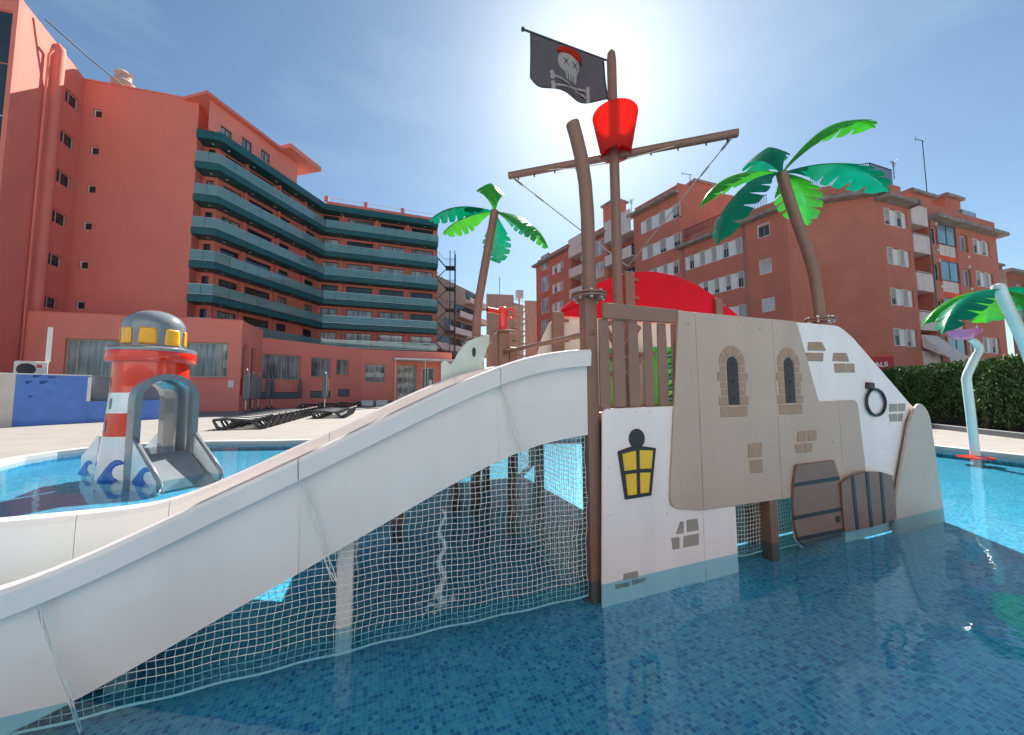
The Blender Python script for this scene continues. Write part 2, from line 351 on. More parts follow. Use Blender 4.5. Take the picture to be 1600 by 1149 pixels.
def window(P, r, parent, frame, glass, mull=(.5,), dep=.16, o=0.0, fw_=.06, sill=None, name='window'):
    s0, s1, z0, z1 = r; mb = MB(); q0, q1 = o + dep - .05, o + dep + .02
    mb.pbox(P, s0, s1, z0, z0 + fw_, q0, q1); mb.pbox(P, s0, s1, z1 - fw_, z1, q0, q1)
    mb.pbox(P, s0, s0 + fw_, z0 + fw_, z1 - fw_, q0, q1); mb.pbox(P, s1 - fw_, s1, z0 + fw_, z1 - fw_, q0, q1)
    ms = [s0 + (s1 - s0) * t for t in mull]
    for x in ms: mb.pbox(P, x - fw_ * .5, x + fw_ * .5, z0 + fw_, z1 - fw_, q0, q1)
    w = mb.build(name, frame, parent)
    es = [s0 + fw_] + ms + [s1 - fw_]
    if parent is not None and parent.parent is None:
        for a, b in zip(es[:-1], es[1:]): MB().pbox(P, a, b, z0 + fw_, z1 - fw_, q1 - .045, q1 - .03).build('pane', glass, w)
        if sill: MB().pbox(P, s0 - .06, s1 + .06, z0 - .06, z0 - .003, o - .08, o + .1).build('sill', sill, w)
    return w

# ------------------------------------------------------------------ setting: ground, deck, pool
DZ = .08
edge_px = [(0, 724), (40, 714), (90, 706), (150, 699), (215, 694), (330, 690), (430, 689)]
pool = [Vector((-7.0, -2.0, 0)), Vector((-8.6, 2.0, 0)), Vector((-9.4, 4.6, 0))] + [onz(x, y, DZ) for x, y in edge_px]
pool += [Vector((-3.0, 10.6, 0)), Vector((2.5, 11.0, 0)), Vector((7.2, 10.6, 0)), Vector((9.0, 9.9, 0)), onz(1462, 697, DZ), onz(1600, 712, DZ), Vector((10.2, 3.0, 0)), Vector((10.2, -2.0, 0))]
pool = [Vector((p.x, p.y)) for p in pool]
def ring_poly(mb, outer, hole, z):
    o3 = [Vector((p.x, p.y, 0)) for p in outer]; h3 = [Vector((p.x, p.y, 0)) for p in hole]
    tri = tessellate_polygon([o3, h3]); allp = [Vector((p.x, p.y, z)) for p in o3 + h3]
    mb.add(allp, [tuple(t) for t in tri])
def offset_poly(pts, d):
    c = sum(pts, Vector((0, 0))) / len(pts); out = []; n = len(pts)
    for i, p in enumerate(pts):
        a, b = pts[i - 1], pts[(i + 1) % n]; t = (b - a).normalized(); nn = Vector((t.y, -t.x))
        if (p + nn - c).length < (p - c).length: nn = -nn
        out.append(p + nn * d)
    return out
cope_o = offset_poly(pool, .28)
BIG = [Vector(p) for p in ((-60, -25), (60, -25), (60, 90), (-60, 90))]
mb = MB(); ring_poly(mb, BIG, cope_o, DZ - .004); struct(mb.build('pool_deck', DECK, base=False))
mb = MB(); ring_poly(mb, cope_o, pool, DZ)
for a, b in zip(pool, pool[1:] + pool[:1]):
    mb.add([(a.x, a.y, DZ), (b.x, b.y, DZ), (b.x, b.y, -.04), (a.x, a.y, -.04)], [(0, 1, 2, 3)])
struct(mb.build('pool_coping', COPE, base=False))
PF = -.155
mb = MB(); mb.add([(p.x, p.y, PF) for p in pool], [tuple(range(len(pool)))])
for a, b in zip(pool, pool[1:] + pool[:1]):
    mb.add([(a.x, a.y, -.04), (b.x, b.y, -.04), (b.x, b.y, PF), (a.x, a.y, PF)], [(0, 1, 2, 3)])
struct(mb.build('pool_floor', MOS, base=False))
mb = MB(); mb.add([(p.x, p.y, 0) for p in pool], [tuple(range(len(pool) - 1, -1, -1))])
struct(mb.build('pool_water', WATER, base=False))
mb = MB(); mb.add([(-900, -900, -.6), (900, -900, -.6), (900, 1200, -.6), (-900, 1200, -.6)], [(0, 1, 2, 3)])
struct(mb.build('ground', GROUND, base=False))

# ------------------------------------------------------------------ play structure
P0 = onz(940, 908); FP = Plane(P0, 69)
def Q(px, py, w=0.0): return FP.at(px, py, w)
def Zm(o, s):                                   # reader for points measured on an enlarged crop
    return lambda pts: [(o[0] + a / s, o[1] + b / s) for a, b in pts]
z3, z4, z5, z6 = Zm((900, 400), 4.42), Zm((920, 620), 3.38), Zm((1040, 470), 4.997), Zm((1180, 500), 3.106)
def fillet(pts, r, n=5):
    out = []; m = len(pts)
    for i in range(m):
        p = Vector(pts[i]); ri = r[i] if isinstance(r, (list, tuple)) else r
        a, b = Vector(pts[i - 1]) - p, Vector(pts[(i + 1) % m]) - p
        if ri <= 0 or a.length < 1e-6 or b.length < 1e-6: out.append(tuple(p)); continue
        k = min(ri, a.length * .48, b.length * .48); s0, s1 = p + a.normalized() * k, p + b.normalized() * k
        for j in range(n + 1):
            t = j / n; out.append(tuple(s0 * (1 - t) ** 2 + p * 2 * t * (1 - t) + s1 * t * t))
    return out
def clip_s(poly, lo, hi):
    def half(pp, c, sgn):
        o = []
        for i in range(len(pp)):
            a, b = pp[i - 1], pp[i]; da, db = (a[0] - c) * sgn, (b[0] - c) * sgn
            if (da >= 0) != (db >= 0):
                t = da / (da - db); o.append((c, a[1] + (b[1] - a[1]) * t))
            if db >= 0: o.append(b)
        return o
    return half(half(poly, lo, 1), hi, -1)
def board(name, poly, w0, w1, m, parent, bevel=.004):
    return MB().prism([(s, w0, z) for s, z in poly], (0, w1 - w0, 0)).build(name, m, parent, bevel=bevel)
def pxboard(name, pxs, w0, w1, m, parent, bevel=.003, fil=0.0):
    poly = [Q(x, y, w0) for x, y in pxs]
    return board(name, fillet(poly, fil) if fil else poly, w0, w1, m, parent, bevel)

_iv = Matrix.Rotation(-R(21), 3, 'Z'); CL_ = _iv @ (CAMP - P0)
def rp(poly, w):
    out = []
    for a, z in poly:
        k = (w - CL_.y) / (0 - CL_.y); out.append((CL_.x + (a - CL_.x) * k, CL_.z + (z - CL_.z) * k))
    return out
ship = thing('play_ship', 'pirate castle play structure with white and grey panels standing in the pool', 'play structure', P0, R(21), local=True)
def spost(s, w, z0, z1, a=.055, name='post', m=BROWN):
    return MB().box(s - a, s + a, w - a, w + a, z0, z1).build(name, m, ship, bevel=.008, seg=2)
fpost = spost(-.03, .055, PF, 2.08, .05)
# flange with nuts below the curved mast
def flange(s, w, z, r, parent, m=BROWN, nb=8):
    f = MB()
    for k in (0, .022):
        f.lathe([(0, z + k), (r, z + k), (r, z + k + .014), (0, z + k + .014)], (s, w, 0), 24)
    f = f.build('flange', m, parent)
    for k in range(nb):
        a = 2 * math.pi * (k + .5) / nb; x, y = s + math.cos(a) * r * .8, w + math.sin(a) * r * .8
        MB().lathe([(0, z - .016), (.013, z - .016), (.013, z + .05), (.008, z + .056), (0, z + .058)], (x, y, 0), 6).build('bolt', STEEL, f)
    return f
flange(-.02, .055, 2.075, .135, ship)
MB().tube([(-.015, .055, 2.11), (-.012, .055, 2.45), (-.015, .055, 2.75), (-.03, .055, 3.0), (-.06, .055, 3.2), (-.10, .055, 3.36), (-.135, .055, 3.47)], .053, 18).build('curved_mast', BROWN, ship)
smooth_angle(bpy.data.objects['curved_mast'])
# platform, supports and floor of the ship
MB().box(-.075, 3.95, .02, 1.46, 1.12, 1.2).build('platform', BROWN_B, ship, bevel=.006)
MB().box(-1.4, 1.7, 1.38, 4.9, 1.0, 1.08).build('rear_shade_platform', BROWN_B, ship, bevel=.006)  # unseen slab, added and sized to shade the water under the slide
MB().box(.9, 4.5, 1.47, 1.485, PF, 1.1).build('lower_back_board', mat('green_board', (.03, .22, .12), .45, .08, 5), ship)  # green backing behind the opening, extended to block sun streaks from behind
for s, w in ((-1.3, 1.7), (-1.3, 3.2), (-1.3, 4.8), (-.55, 2.4), (.1, 3.2), (.1, 4.8), (1.0, 3.2), (1.6, 4.8), (.55, 2.2)): MB().box(s - .05, s + .05, w - .05, w + .05, PF, 1.0).build('post', BROWN, ship, bevel=.006)
for s, w in ((.95, .28), (2.0, .30), (2.9, .3), (-.12, 1.45), (.9, 1.42), (2.0, 1.42), (3.0, 1.42), (1.45, .85)):
    spost(s, w, PF, 1.12 if not (s < 0) else 1.86, .045)
# brown post standing in the opening below the grey wall
ps = Q(1209, 846, 0.0)[0]; spost(ps - .02, .02, PF, .9, .05)
# white lower wall (two boards)
wl_poly = fillet([(.045, 1.228), (.80, 1.238), (1.345, 1.238), (1.345, -.2), (.0, -.2)], [.05, 0, 0, 0, 0])
wl_poly = rp(wl_poly, -.045)
board('wall_board', clip_s(wl_poly, -1, .950), -.045, -.027, HDPE_W, ship)
low2 = [(.954, .6), (1.325, .6), (1.325, -.2), (.954, -.2)]
board('wall_board', low2, -.045, -.027, HDPE_W, ship)
# grey wall, four boards
grey = fillet([(.83, 2.035), (2.36, 2.045), (2.625, 1.245), (3.285, 1.255), (3.36, .30), (2.2, .352), (.98, .375), (.655, .43)], [.02, .05, .05, .08, 0, 0, 0, .10])
grey = rp(grey, -.066)
for a, b in ((-1, .935), (.940, 1.885), (1.89, 2.81), (2.815, 9)):
    board('grey_wall_board', clip_s(grey, a, b), -.066, -.0465, HDPE_G, ship)
# white gable
gab = fillet([(2.25, 2.035), (3.04, 2.045), (3.255, 1.95), (4.45, 1.11), (4.35, .8), (4.25, -.17), (2.9, -.17), (3.0, 1.0), (2.5, 1.15)], [0, .08, .1, .05, 0, 0, 0, 0, 0])
board('gable_board', rp(gab, -.045), -.045, -.027, HDPE_W, ship)
tl_ = [Q(x, y, -.10) for x, y in ((1398, 797), (1423, 655), (1437, 626), (1453, 645), (1474, 790))]
tail = fillet([(tl_[0][0] - .03, -.22)] + tl_ + [(tl_[-1][0] + .01, -.22)], [0, 0, .1, .13, .12, 0, 0])
board('tail_board', tail, -.10, -.07, HDPE_T, ship, .006)
# arched windows with stone surrounds
def castle_window(cs, zb, k=1.0):
    hw, hh = .066 * k, .41 * k; za = zb + hh - hw; w0 = -.0665
    arch = [(cs - hw, zb), (cs + hw, zb)] + [(cs + hw * math.cos(a), za + hw * 1.15 * math.sin(a)) for a in [math.pi * i / 12 for i in range(13)]]
    win = board('window', arch, w0 - .004, w0 + .003, BLACK, ship, .002)
    for zz in (.06, .2, .36):
        MB().tube([(cs, w0 - .002, zb + zz), (cs, w0 - .012, zb + zz)], .006, 8).build('bolt', DARKST, win)
    g = .009
    for i in range(4):
        a0, a1 = math.pi * i / 4 + .05, math.pi * (i + 1) / 4 - .05
        q = [(cs + (hw + g) * math.cos(a), za + (hw + g) * 1.12 * math.sin(a)) for a in (a0, (a0 + a1) / 2, a1)] + [(cs + (hw + .095 * k) * math.cos(a), za + (hw + .095 * k) * 1.05 * math.sin(a)) for a in (a1, (a0 + a1) / 2, a0)]
        board('stone', q, w0 - .005, w0 + .002, STONE_T, win, .003)
    hs = [.085, .062, .062, .082, .062]; wds = [.112, .082, .086, .116, .084]; z = zb - .004
    for h, wd in zip(hs, wds):
        for sg in (-1, 1):
            a, b = cs + sg * (hw + g), cs + sg * (hw + wd * k)
            board('stone', [(min(a, b), z), (max(a, b), z), (max(a, b), z + h * k - g), (min(a, b), z + h * k - g)], w0 - .005, w0 + .002, STONE_T, win, .003)
        z += h * k
    board('stone', [(cs - .165 * k, zb - .015 - .085 * k), (cs + .155 * k, zb - .015 - .085 * k), (cs + .155 * k, zb - .015), (cs - .165 * k, zb - .015)], w0 - .006, w0 + .002, STONE_T, win, .003)
s1_, zb1 = Q(1147, 633, -.066); s2_, zb2 = Q(1235.5, 630, -.066)
castle_window(s1_, zb1, 1.0); castle_window(s2_, zb2, 1.02)
# scattered stone inlays
def stones(name_m, polys, w):
    for q in polys: pxboard('stone', q, w - .005, w + .001, name_m, ship, .003)
WW, WG = -.0455, -.0665
stones(STONE_T, [z5(p) for p in ([(1115, 322), (1195, 322), (1195, 390), (1112, 390)], [(1199, 322), (1225, 325), (1255, 392), (1199, 390)], [(1095, 405), (1165, 408), (1165, 473), (1100, 472)], [(1170, 408), (1235, 408), (1232, 475), (1170, 473)],
    [(1312, 408), (1378, 408), (1378, 475), (1306, 472)], [(1382, 408), (1415, 410), (1437, 478), (1382, 475)], [(1318, 490), (1412, 490), (1415, 562), (1325, 562)], [(1420, 490), (1475, 492), (1480, 562), (1420, 562)])], WW)
stones(STONE_G, [z6(p) for p in ([(652, 408), (690, 408), (690, 445), (652, 447)], [(695, 406), (730, 405), (728, 443), (695, 445)], [(650, 458), (690, 455), (690, 492), (657, 495)], [(695, 455), (720, 453), (715, 492), (695, 494)])], WW)
stones(STONE_T, [z6(p) for p in ([(208, 543), (248, 540), (250, 590), (204, 592)], [(256, 538), (298, 535), (300, 585), (258, 588)], [(193, 606), (233, 600), (235, 645), (205, 648)], [(240, 600), (280, 597), (278, 640), (242, 645)])], WG)
stones(STONE_T, [z4(p) for p in ([(843, 250), (915, 242), (917, 318), (845, 325)], [(848, 338), (918, 330), (922, 400), (858, 405)])], WG)
stones(STONE_G, [z4(p) for p in ([(485, 660), (503, 658), (503, 722), (460, 728)], [(518, 652), (575, 645), (583, 705), (520, 717)], [(437, 747), (480, 742), (482, 803), (445, 810)], [(502, 738), (583, 723), (583, 783), (502, 798)],
    [(185, 937), (260, 920), (264, 955), (184, 970)], [(140, 993), (217, 980), (217, 1003), (143, 1018)], [(230, 972), (303, 955), (303, 975), (230, 998)])], WW)
# lantern on the white wall
lan = pxboard('lantern', z4([(157, 290), (228, 265), (285, 262), (357, 272), (333, 523), (195, 545)]), WW - .014, WW + .001, BLACK, ship, .003)
pxboard('lantern_knob', z4([(257 + 41 * math.cos(2 * math.pi * i / 20), 222 + 52 * math.sin(2 * math.pi * i / 20)) for i in range(20)]), WW - .012, WW + .001, BLACK, lan, .003)
for p in ([(178, 303), (250, 285), (253, 385), (190, 393)], [(270, 283), (340, 285), (332, 380), (272, 382)], [(195, 412), (253, 405), (255, 517), (208, 523)], [(272, 402), (327, 400), (318, 507), (274, 512)]):
    pxboard('lantern_pane', z4(p), WW - .0175, WW - .012, YELLOW, lan, .002)
# mooring ring
rs_, rz_ = Q(*z6([(575, 400)])[0], WW); er = [Q(*q, WW) for q in z6([(525, 400), (622, 400), (575, 333), (575, 470)])]
ra, rb = (er[1][0] - er[0][0]) / 2 * .93, (er[2][1] - er[3][1]) / 2 * .93
ringpts = [(rs_ + ra * math.cos(a), WW - .02, rz_ + rb * math.sin(a)) for a in [2 * math.pi * i / 40 for i in range(41)]]
rg = MB().tube(ringpts, .014, 10, False).build('mooring_ring', BLACK, ship, smooth=True)
pxboard('ring_clip', z6([(553, 303), (580, 305), (582, 335), (553, 333)]), WW - .035, WW, BLACK, rg)
# barrels
b1 = pxboard('barrel_board', z6([(205, 705), (385, 682), (410, 760), (428, 850), (432, 940), (430, 1020), (420, 1052), (240, 1098), (212, 1070), (195, 1000), (188, 900), (192, 800)]), -.095, -.068, BROWN_L, ship, .004)
for p in ([(193, 794), (409, 760), (412, 778), (193, 811)], [(190, 955), (431, 908), (431, 926), (190, 973)], [(206, 1056), (430, 1012), (428, 1030), (214, 1075)]):
    pxboard('hoop', z6(p), -.1, -.0945, BLACK, b1, .001)
pxboard('bung', z6([(405 + 12 * math.cos(2 * math.pi * i / 12), 968 + 17 * math.sin(2 * math.pi * i / 12)) for i in range(12)]), -.101, -.0945, BLACK, b1, .001)
b2 = pxboard('barrel_board', z6([(420, 795), (470, 760), (540, 737), (610, 738), (668, 755), (680, 850), (688, 965), (640, 985), (560, 1008), (440, 1030), (428, 920)]), -.115, -.096, BROWN_L, ship, .004)
for p in ([(467, 764), (481, 757), (507, 1016), (492, 1020)], [(536, 739), (550, 738), (574, 1004), (560, 1008)], [(605, 739), (618, 740), (637, 985), (624, 990)]):
    pxboard('hoop', z6(p), -.12, -.1145, BLACK, b2, .001)
pxboard('white_edge_board', z6([(186, 800), (200, 790), (205, 1000), (235, 1110), (222, 1105), (196, 1060), (184, 950)]), -.0675, -.048, HDPE_W, ship, .003)
# screw caps on the boards
for q, w in ((z4([(170, 82), (252, 80), (325, 78), (405, 72), (110, 372), (115, 623), (120, 862), (403, 450), (418, 618), (640, 755), (700, 570)]), WW), (z5([(180, 178), (265, 185), (740, 218), (810, 225), (585, 155), (200, 545), (990, 910), (1370, 1065), (1310, 1100)]), WG),
             (z5([(1220, 200), (1280, 202), (1258, 560)]), WW), (z6([(600, 293), (620, 485), (652, 510), (632, 657), (670, 668)]), WW), (z6([(418, 570), (380, 595)]), WG)):
    for x, y in q:
        a, z = Q(x, y, w); MB().tube([(a, w + .002, z), (a, w - .0035, z), (a, w - .0045, z)], [.011, .011, .007], 10).build('screw_cap', HDPE_W if w == WW else HDPE_G, ship)
# railing
top = board('top_rail', [(.035, 1.905), (.822, 1.912), (.822, 2.028), (.035, 2.028)], -.05, -.025, BROWN_B, ship, .006)
tops = [(934, 947.5), (955, 971), (979, 993), (1003, 1015), (1024.5, 1037), (1046, 1056)]
for a, b in tops:
    (sa, _), (sb, _) = Q(a, 505), Q(b, 505)
    board('slat', [(sa - .004, 1.24), (sb + .006, 1.24), (sb + .012, 1.5), (sb, 1.91), (sa, 1.91), (sa - .006, 1.5)], -.023, -.004, BROWN_B, ship, .004)
board('corner_board', [(.03, .96), (.075, .94), (.085, 1.24), (.08, 1.9), (.03, 1.9)], -.026, -.008, BROWN_B, ship, .004)
# things on the back side of the platform: branch screen, leaf screen, cream wall and red sun
BW = 1.5
cre = [Q(x, y, BW) for x, y in ((838, 556), (846, 530), (857, 507), (872, 490))] + [(3.6, 2.35), (3.6, 1.2), (.2, 1.2)]
cre = fillet(cre, 0); board('back_wall_board', cre, BW - .01, BW + .01, CREAM, ship)
arcp = [Q(x, y, BW - .03) for x, y in ((866, 494), (880, 480), (905, 461), (930, 445), (957, 433), (985, 426), (1020, 425), (1055, 432), (1090, 447), (1120, 467), (1150, 492))]
board('sun_board', arcp + [(arcp[-1][0] + .05, 2.30), (arcp[0][0] - .01, 2.27)], BW - .05, BW - .03, RED, ship)
for x0, x1, y0, zlo in ((976, 990, 424, 1.2), (863, 880, 487, 1.2), (1117, 1127, 466, 1.2)):
    a, zt = Q(x0, y0, BW - .08); b, _ = Q(x1, y0, BW - .08)
    pb = board('back_post', [(a, zlo), (b, zlo), (b, zt), (a, zt)], BW - .1, BW - .055, BROWN_B, ship)
    for dz in (.08, .32): MB().box(b, b + .07, BW - .09, BW - .06, zt - dz - .03, zt - dz).build('bracket', BROWN_B, pb)
hk, hz = Q(981, 424, BW - .08)
hook = MB().tube([(hk + .05 * math.cos(a), BW - .08, hz + .03 + .04 * math.sin(a)) for a in [math.pi * 2 * i / 14 for i in range(15)]], .01, 6).build('hook', DARKST, ship)
for q in ([(215, 470), (330, 440), (440, 500), (400, 560)], [(210, 500), (260, 600), (330, 700), (360, 710)], [(430, 500), (330, 600), (320, 640), (230, 700)], [(250, 820), (330, 815), (420, 770), (450, 700), (470, 680), (540, 675)], [(430, 680), (500, 690)], [(215, 700), (245, 690)]):
    MB().tube([(*Q(*p, 1.2)[:1], 1.2, Q(*p, 1.2)[1]) for p in z3(q)], .028, 8).build('branch_bar', BROWN, ship)
for q, m in (([(215, 640), (262, 640), (262, 1040), (215, 1040)], GREEN_G), ([(515, 630), (680, 630), (680, 1060), (515, 1060)], GREEN_G)):
    lf = pxboard('leaf_board', z3(q), 1.34, 1.36, m, ship)
for i in range(5):
    (a, za), (b, zb) = Q(*z3([(600, 700 + 75 * i)])[0], 1.32), Q(*z3([(690, 650 + 75 * i)])[0], 1.32)
    MB().tube([(a, 1.32, za), ((a + b) / 2, 1.3, (za + zb) / 2 - .03), (b, 1.32, zb)], [.008, .03, .008], 8).build('leaf_vein', TEALG_G, lf)
# entrance bar over the slide and the cannon post
cs_, cz_ = Q(786, 548, 1.45)
spost(cs_ + .0, 1.45, 1.0, 2.02, .055)
MB().box(cs_ - .1, cs_ + .1, 1.36, 1.54, 2.02, 2.045).build('cap_plate', BROWN, ship, bevel=.004)
MB().tube([(-.03, .0, 1.80), (cs_, 1.42, 1.80)], .022, 10).build('entrance_bar', BROWN, ship, smooth=True)
for i in range(4):
    x = cs_ - .10 - .085 * i; MB().box(x - .03, x + .03, 1.62 + .05 * i, 1.64 + .05 * i, 1.2, 1.93).build('picket', BROWN_B, ship, bevel=.004)
wz = Zm((660, 370), 4.995)
wh = [Q(x, y, 1.56) for x, y in wz([(146, 985), (165, 972), (190, 976), (218, 1000), (246, 968), (275, 910), (310, 862), (360, 815), (420, 788), (500, 768), (520, 776), (522, 830), (492, 900), (470, 985)])]
fin = board('whale_board', wh + [(wh[-1][0], .9), (wh[0][0], .9)], 1.545, 1.57, mat('pale_blue_green_board', (.47, .60, .58), .45, .05, 4), ship, .005)
pxboard('whale_eye', wz([(403 + 15 * math.cos(2 * math.pi * i / 14), 900 + 40 * math.sin(2 * math.pi * i / 14) * (1 if i < 7 else .9)) for i in range(14)]), 1.537, 1.546, BLACK, fin, .002)
# mast, yard, crow's nest
MS, MW = .60, .5
MB().tube([(MS, MW, 1.2), (MS, MW, 4.66), (MS, MW, 4.74), (MS, MW, 4.775)], [.047, .047, .04, .015], 18).build('mast', BROWN, ship); smooth_angle(bpy.data.objects['mast'])
iv = Matrix.Rotation(-R(21), 3, 'Z')
def loc(p): return iv @ (Vector(p) - P0)
mastz = Q(957, 240, MW)[1]
ya, yb = loc(onz(795, 275, mastz)), loc(onz(1153, 208, mastz))
off = Vector((MS, MW, mastz)) - (ya + (yb - ya) * (((Vector((MS, MW, mastz)) - ya).dot(yb - ya)) / (yb - ya).length_squared))
yd = (yb - ya).normalized(); fr_ = Vector((0, -.085, 0))
ydm = MB().tube([ya, yb], .037, 16).build('yard', BROWN, ship); smooth_angle(ydm)
for t in (.05, .13, .23, .33, .55, .66, .77, .88, .96):
    p = ya + (yb - ya) * t; MB().tube([p + Vector((0, 0, -.03)), p + Vector((0, 0, -.062))], .008, 6).build('eyelet', DARKST, ydm)
wire = MB(); pr = [ya + (yb - ya) * .02 + Vector((0, -.03, .02)), ya + (yb - ya) * .3 + Vector((0, -.02, -.055)), ya + (yb - ya) * .5 + Vector((0, -.02, -.075)), ya + (yb - ya) * .98 + Vector((0, -.03, .02))]
wire.tube(pr, .005, 6).build('yard_wire', STEEL, ydm)
bt = Q(955, 146, MW - .24)[1]; bb = Q(955, 222, MW - .16)[1]
nest = MB(); nest.lathe([(.135, bb), (.155, bb + .1), (.205, bt - .03), (.212, bt)], (MS, MW - .03, 0), 36).build('crows_nest', BUCK, ship, solid=.012); smooth_angle(bpy.data.objects['crows_nest'])
MB().lathe([(.05, bb + .09), (.15, bb + .09)], (MS, MW - .03, 0), 24).build('nest_floor', BUCK, ship, solid=.01)

# ------------------------------------------------------------------ water slide (same local frame as the ship)
slide = thing('water_slide', 'wide white water slide running down left from the pirate castle platform', 'slide', P0, R(21), local=True)
cre_k = [(.0, 1.668), (-.2, 1.655), (-.386, 1.629), (-.584, 1.588), (-.772, 1.525), (-1.116, 1.388), (-1.495, 1.209), (-1.921, 1.007), (-2.259, .853), (-2.53, .724), (-2.834, .59), (-3.03, .525), (-3.25, .495), (-3.6, .488), (-4.4, .488)]
def crest(s):
    for (a, za), (b, zb) in zip(cre_k[:-1], cre_k[1:]):
        if b <= s <= a: return za + (zb - za) * (a - s) / (a - b)
    return cre_k[-1][1] if s < cre_k[-1][0] else cre_k[0][1]
def crest_s(s): return sum(crest(s + d) for d in (-.12, -.06, 0, .06, .12)) / 5
WS = 1.42
def sl_profile(s):
    c = crest_s(s); f = c - .55      # (w, z) outer near side bottom -> over near lip -> floor -> far lip -> far outer bottom
    return [(.012, c - .62), (.004, c - .115), (-.05, c - .112), (-.058, c - .02), (-.05, c - .002), (.0, c + .004), (.035, c - .01), (.045, c - .05),
            (.05, f + .10), (.09, f + .03), (.2, f), (.7, f - .005), (WS - .2, f), (WS - .09, f + .03), (WS - .05, f + .10),
            (WS - .045, c - .05), (WS - .035, c - .01), (WS, c + .004), (WS + .05, c - .002), (WS + .058, c - .02), (WS + .05, c - .112), (WS - .004, c - .115), (WS - .012, c - .62)]
for a, b in ((-.085, -.78), (-.784, -1.92), (-1.924, -3.03), (-3.034, -3.56), (-3.564, -4.4)):
    n = max(4, int((a - b) / .07)); rows = []
    for i in range(n + 1):
        s = a + (b - a) * i / n; rows.append([(s, w, z) for w, z in sl_profile(s)])
    mb = MB(); mb.grid(rows)
    o = mb.build('slide_segment', GELCOAT, slide, solid=.012)
for s in (-.78, -1.92, -3.03):                                   # bolted joint ribs under the lip
    c = crest_s(s); MB().box(s - .004, s + .004, -.0, .0115, c - .62, c - .12).build('joint_rib', GELCOAT, slide)
for s, w in ((-1.69, .16), (-1.69, 1.25), (-2.75, .3)):
    MB().box(s - .045, s + .045, w - .045, w + .045, PF, crest_s(s) - .56).build('support_leg', GELCOAT, slide, bevel=.006)

# ------------------------------------------------------------------ safety nets
def net(name, label, fr, a0, a1, zlo, zhi, cell=.036, r=.0018, knots=True):
    """fr(a, z, off) -> local point; zhi(a) the upper limit"""
    mb = MB(); rng = random.Random(len(label)); n = int((a1 - a0) / cell)
    def strand(p):
        vs = []; m = len(p)
        for i, q in enumerate(p):
            t = (p[min(i + 1, m - 1)] - p[max(i - 1, 0)]).normalized(); x = t.cross(Vector((.2, 1, .1))).normalized(); y = t.cross(x)
            vs += [q + x * r, q - x * r * .5 + y * r * .87, q - x * r * .5 - y * r * .87]
        mb.add(vs, [(i * 3 + k, i * 3 + (k + 1) % 3, i * 3 + 3 + (k + 1) % 3, i * 3 + 3 + k) for i in range(m - 1) for k in range(3)])
    ph = [rng.uniform(0, 6) for _ in range(6)]
    def P(a, z):
        da = .006 * math.sin(z * 9 + ph[0] + a * 2) + .004 * math.sin(z * 31 + a * 11 + ph[1]); dz = .008 * math.sin(a * 2.3 + ph[2]) + .004 * math.sin(a * 17 + ph[3])
        return fr(a + da, z + dz, .006 * math.sin(a * 5 + z * 4 + ph[4]))
    for i in range(n + 1):
        a = a0 + (a1 - a0) * i / n; top = zhi(a); m = max(2, int((top - zlo) / cell))
        strand([P(a, zlo + (top - zlo) * j / m) for j in range(m + 1)])
    z = zlo
    zmax = max(zhi(a0 + (a1 - a0) * i / 40) for i in range(41))
    while z < zmax:
        run = []
        for i in range(n + 1):
            a = a0 + (a1 - a0) * i / n
            if z <= zhi(a): run.append(P(a, z))
            else:
                if len(run) > 1: strand(run)
                run = []
        if len(run) > 1: strand(run)
        z += cell
    rr = r; r = .006; strand([P(a0 + (a1 - a0) * i / n, zlo) for i in range(n + 1)])
    o = mb.build(name, NETM, None, base=False); o.location = P0; o.rotation_euler = (0, 0, R(21))
    return tag(o, label, 'net')
net('safety_net', 'net at the back of the rear platform, seen through the slide net', lambda a, z, f: Vector((a, 4.95 + f, z)), -1.35, 1.7, -.1, lambda a: 1.0, cell=.07, r=.004)
net('safety_net', 'white cord net hanging under the near side of the water slide', lambda a, z, f: Vector((a, .026 + f * .3, z)), -4.2, -.1, -.085, lambda a: crest_s(a) - .5)
net('safety_net', 'net closing off the space below the slide top, behind the brown corner post', lambda a, z, f: Vector((-.13 + f, a, z)), .12, 1.4, -.1, lambda a: 1.03)
net('safety_net', 'white net in the opening under the grey wall beside the barrels', lambda a, z, f: Vector((a, .06 + f, z)), 1.3, 3.2, -.1, lambda a: .5)
# net seams gathered along the slide joints
for s, l in ((-.76, 'upper gathered net seam on the slide side, nearest the corner post'), (-1.9, 'middle gathered net seam hanging from a slide joint'), (-2.9, 'lowest gathered net seam, dipping into the water at left')):
    c = crest_s(s); top = Vector((s, -.034, c - .12)); bot = Vector((s + .18, -.04, c - .68)); mb = MB()
    for k in range(4):
        d = Vector((random.uniform(-.014, .014), random.uniform(-.006, .004), 0))
        mb.tube([top + (bot - top) * t + d * (1 + math.sin(t * 9 + k)) for t in [i / 12 for i in range(13)]], .0022, 5)
    o = mb.build('net_seam', NETM, None, base=False); o.location = P0; o.rotation_euler = (0, 0, R(21)); tag(o, l, 'net seam')

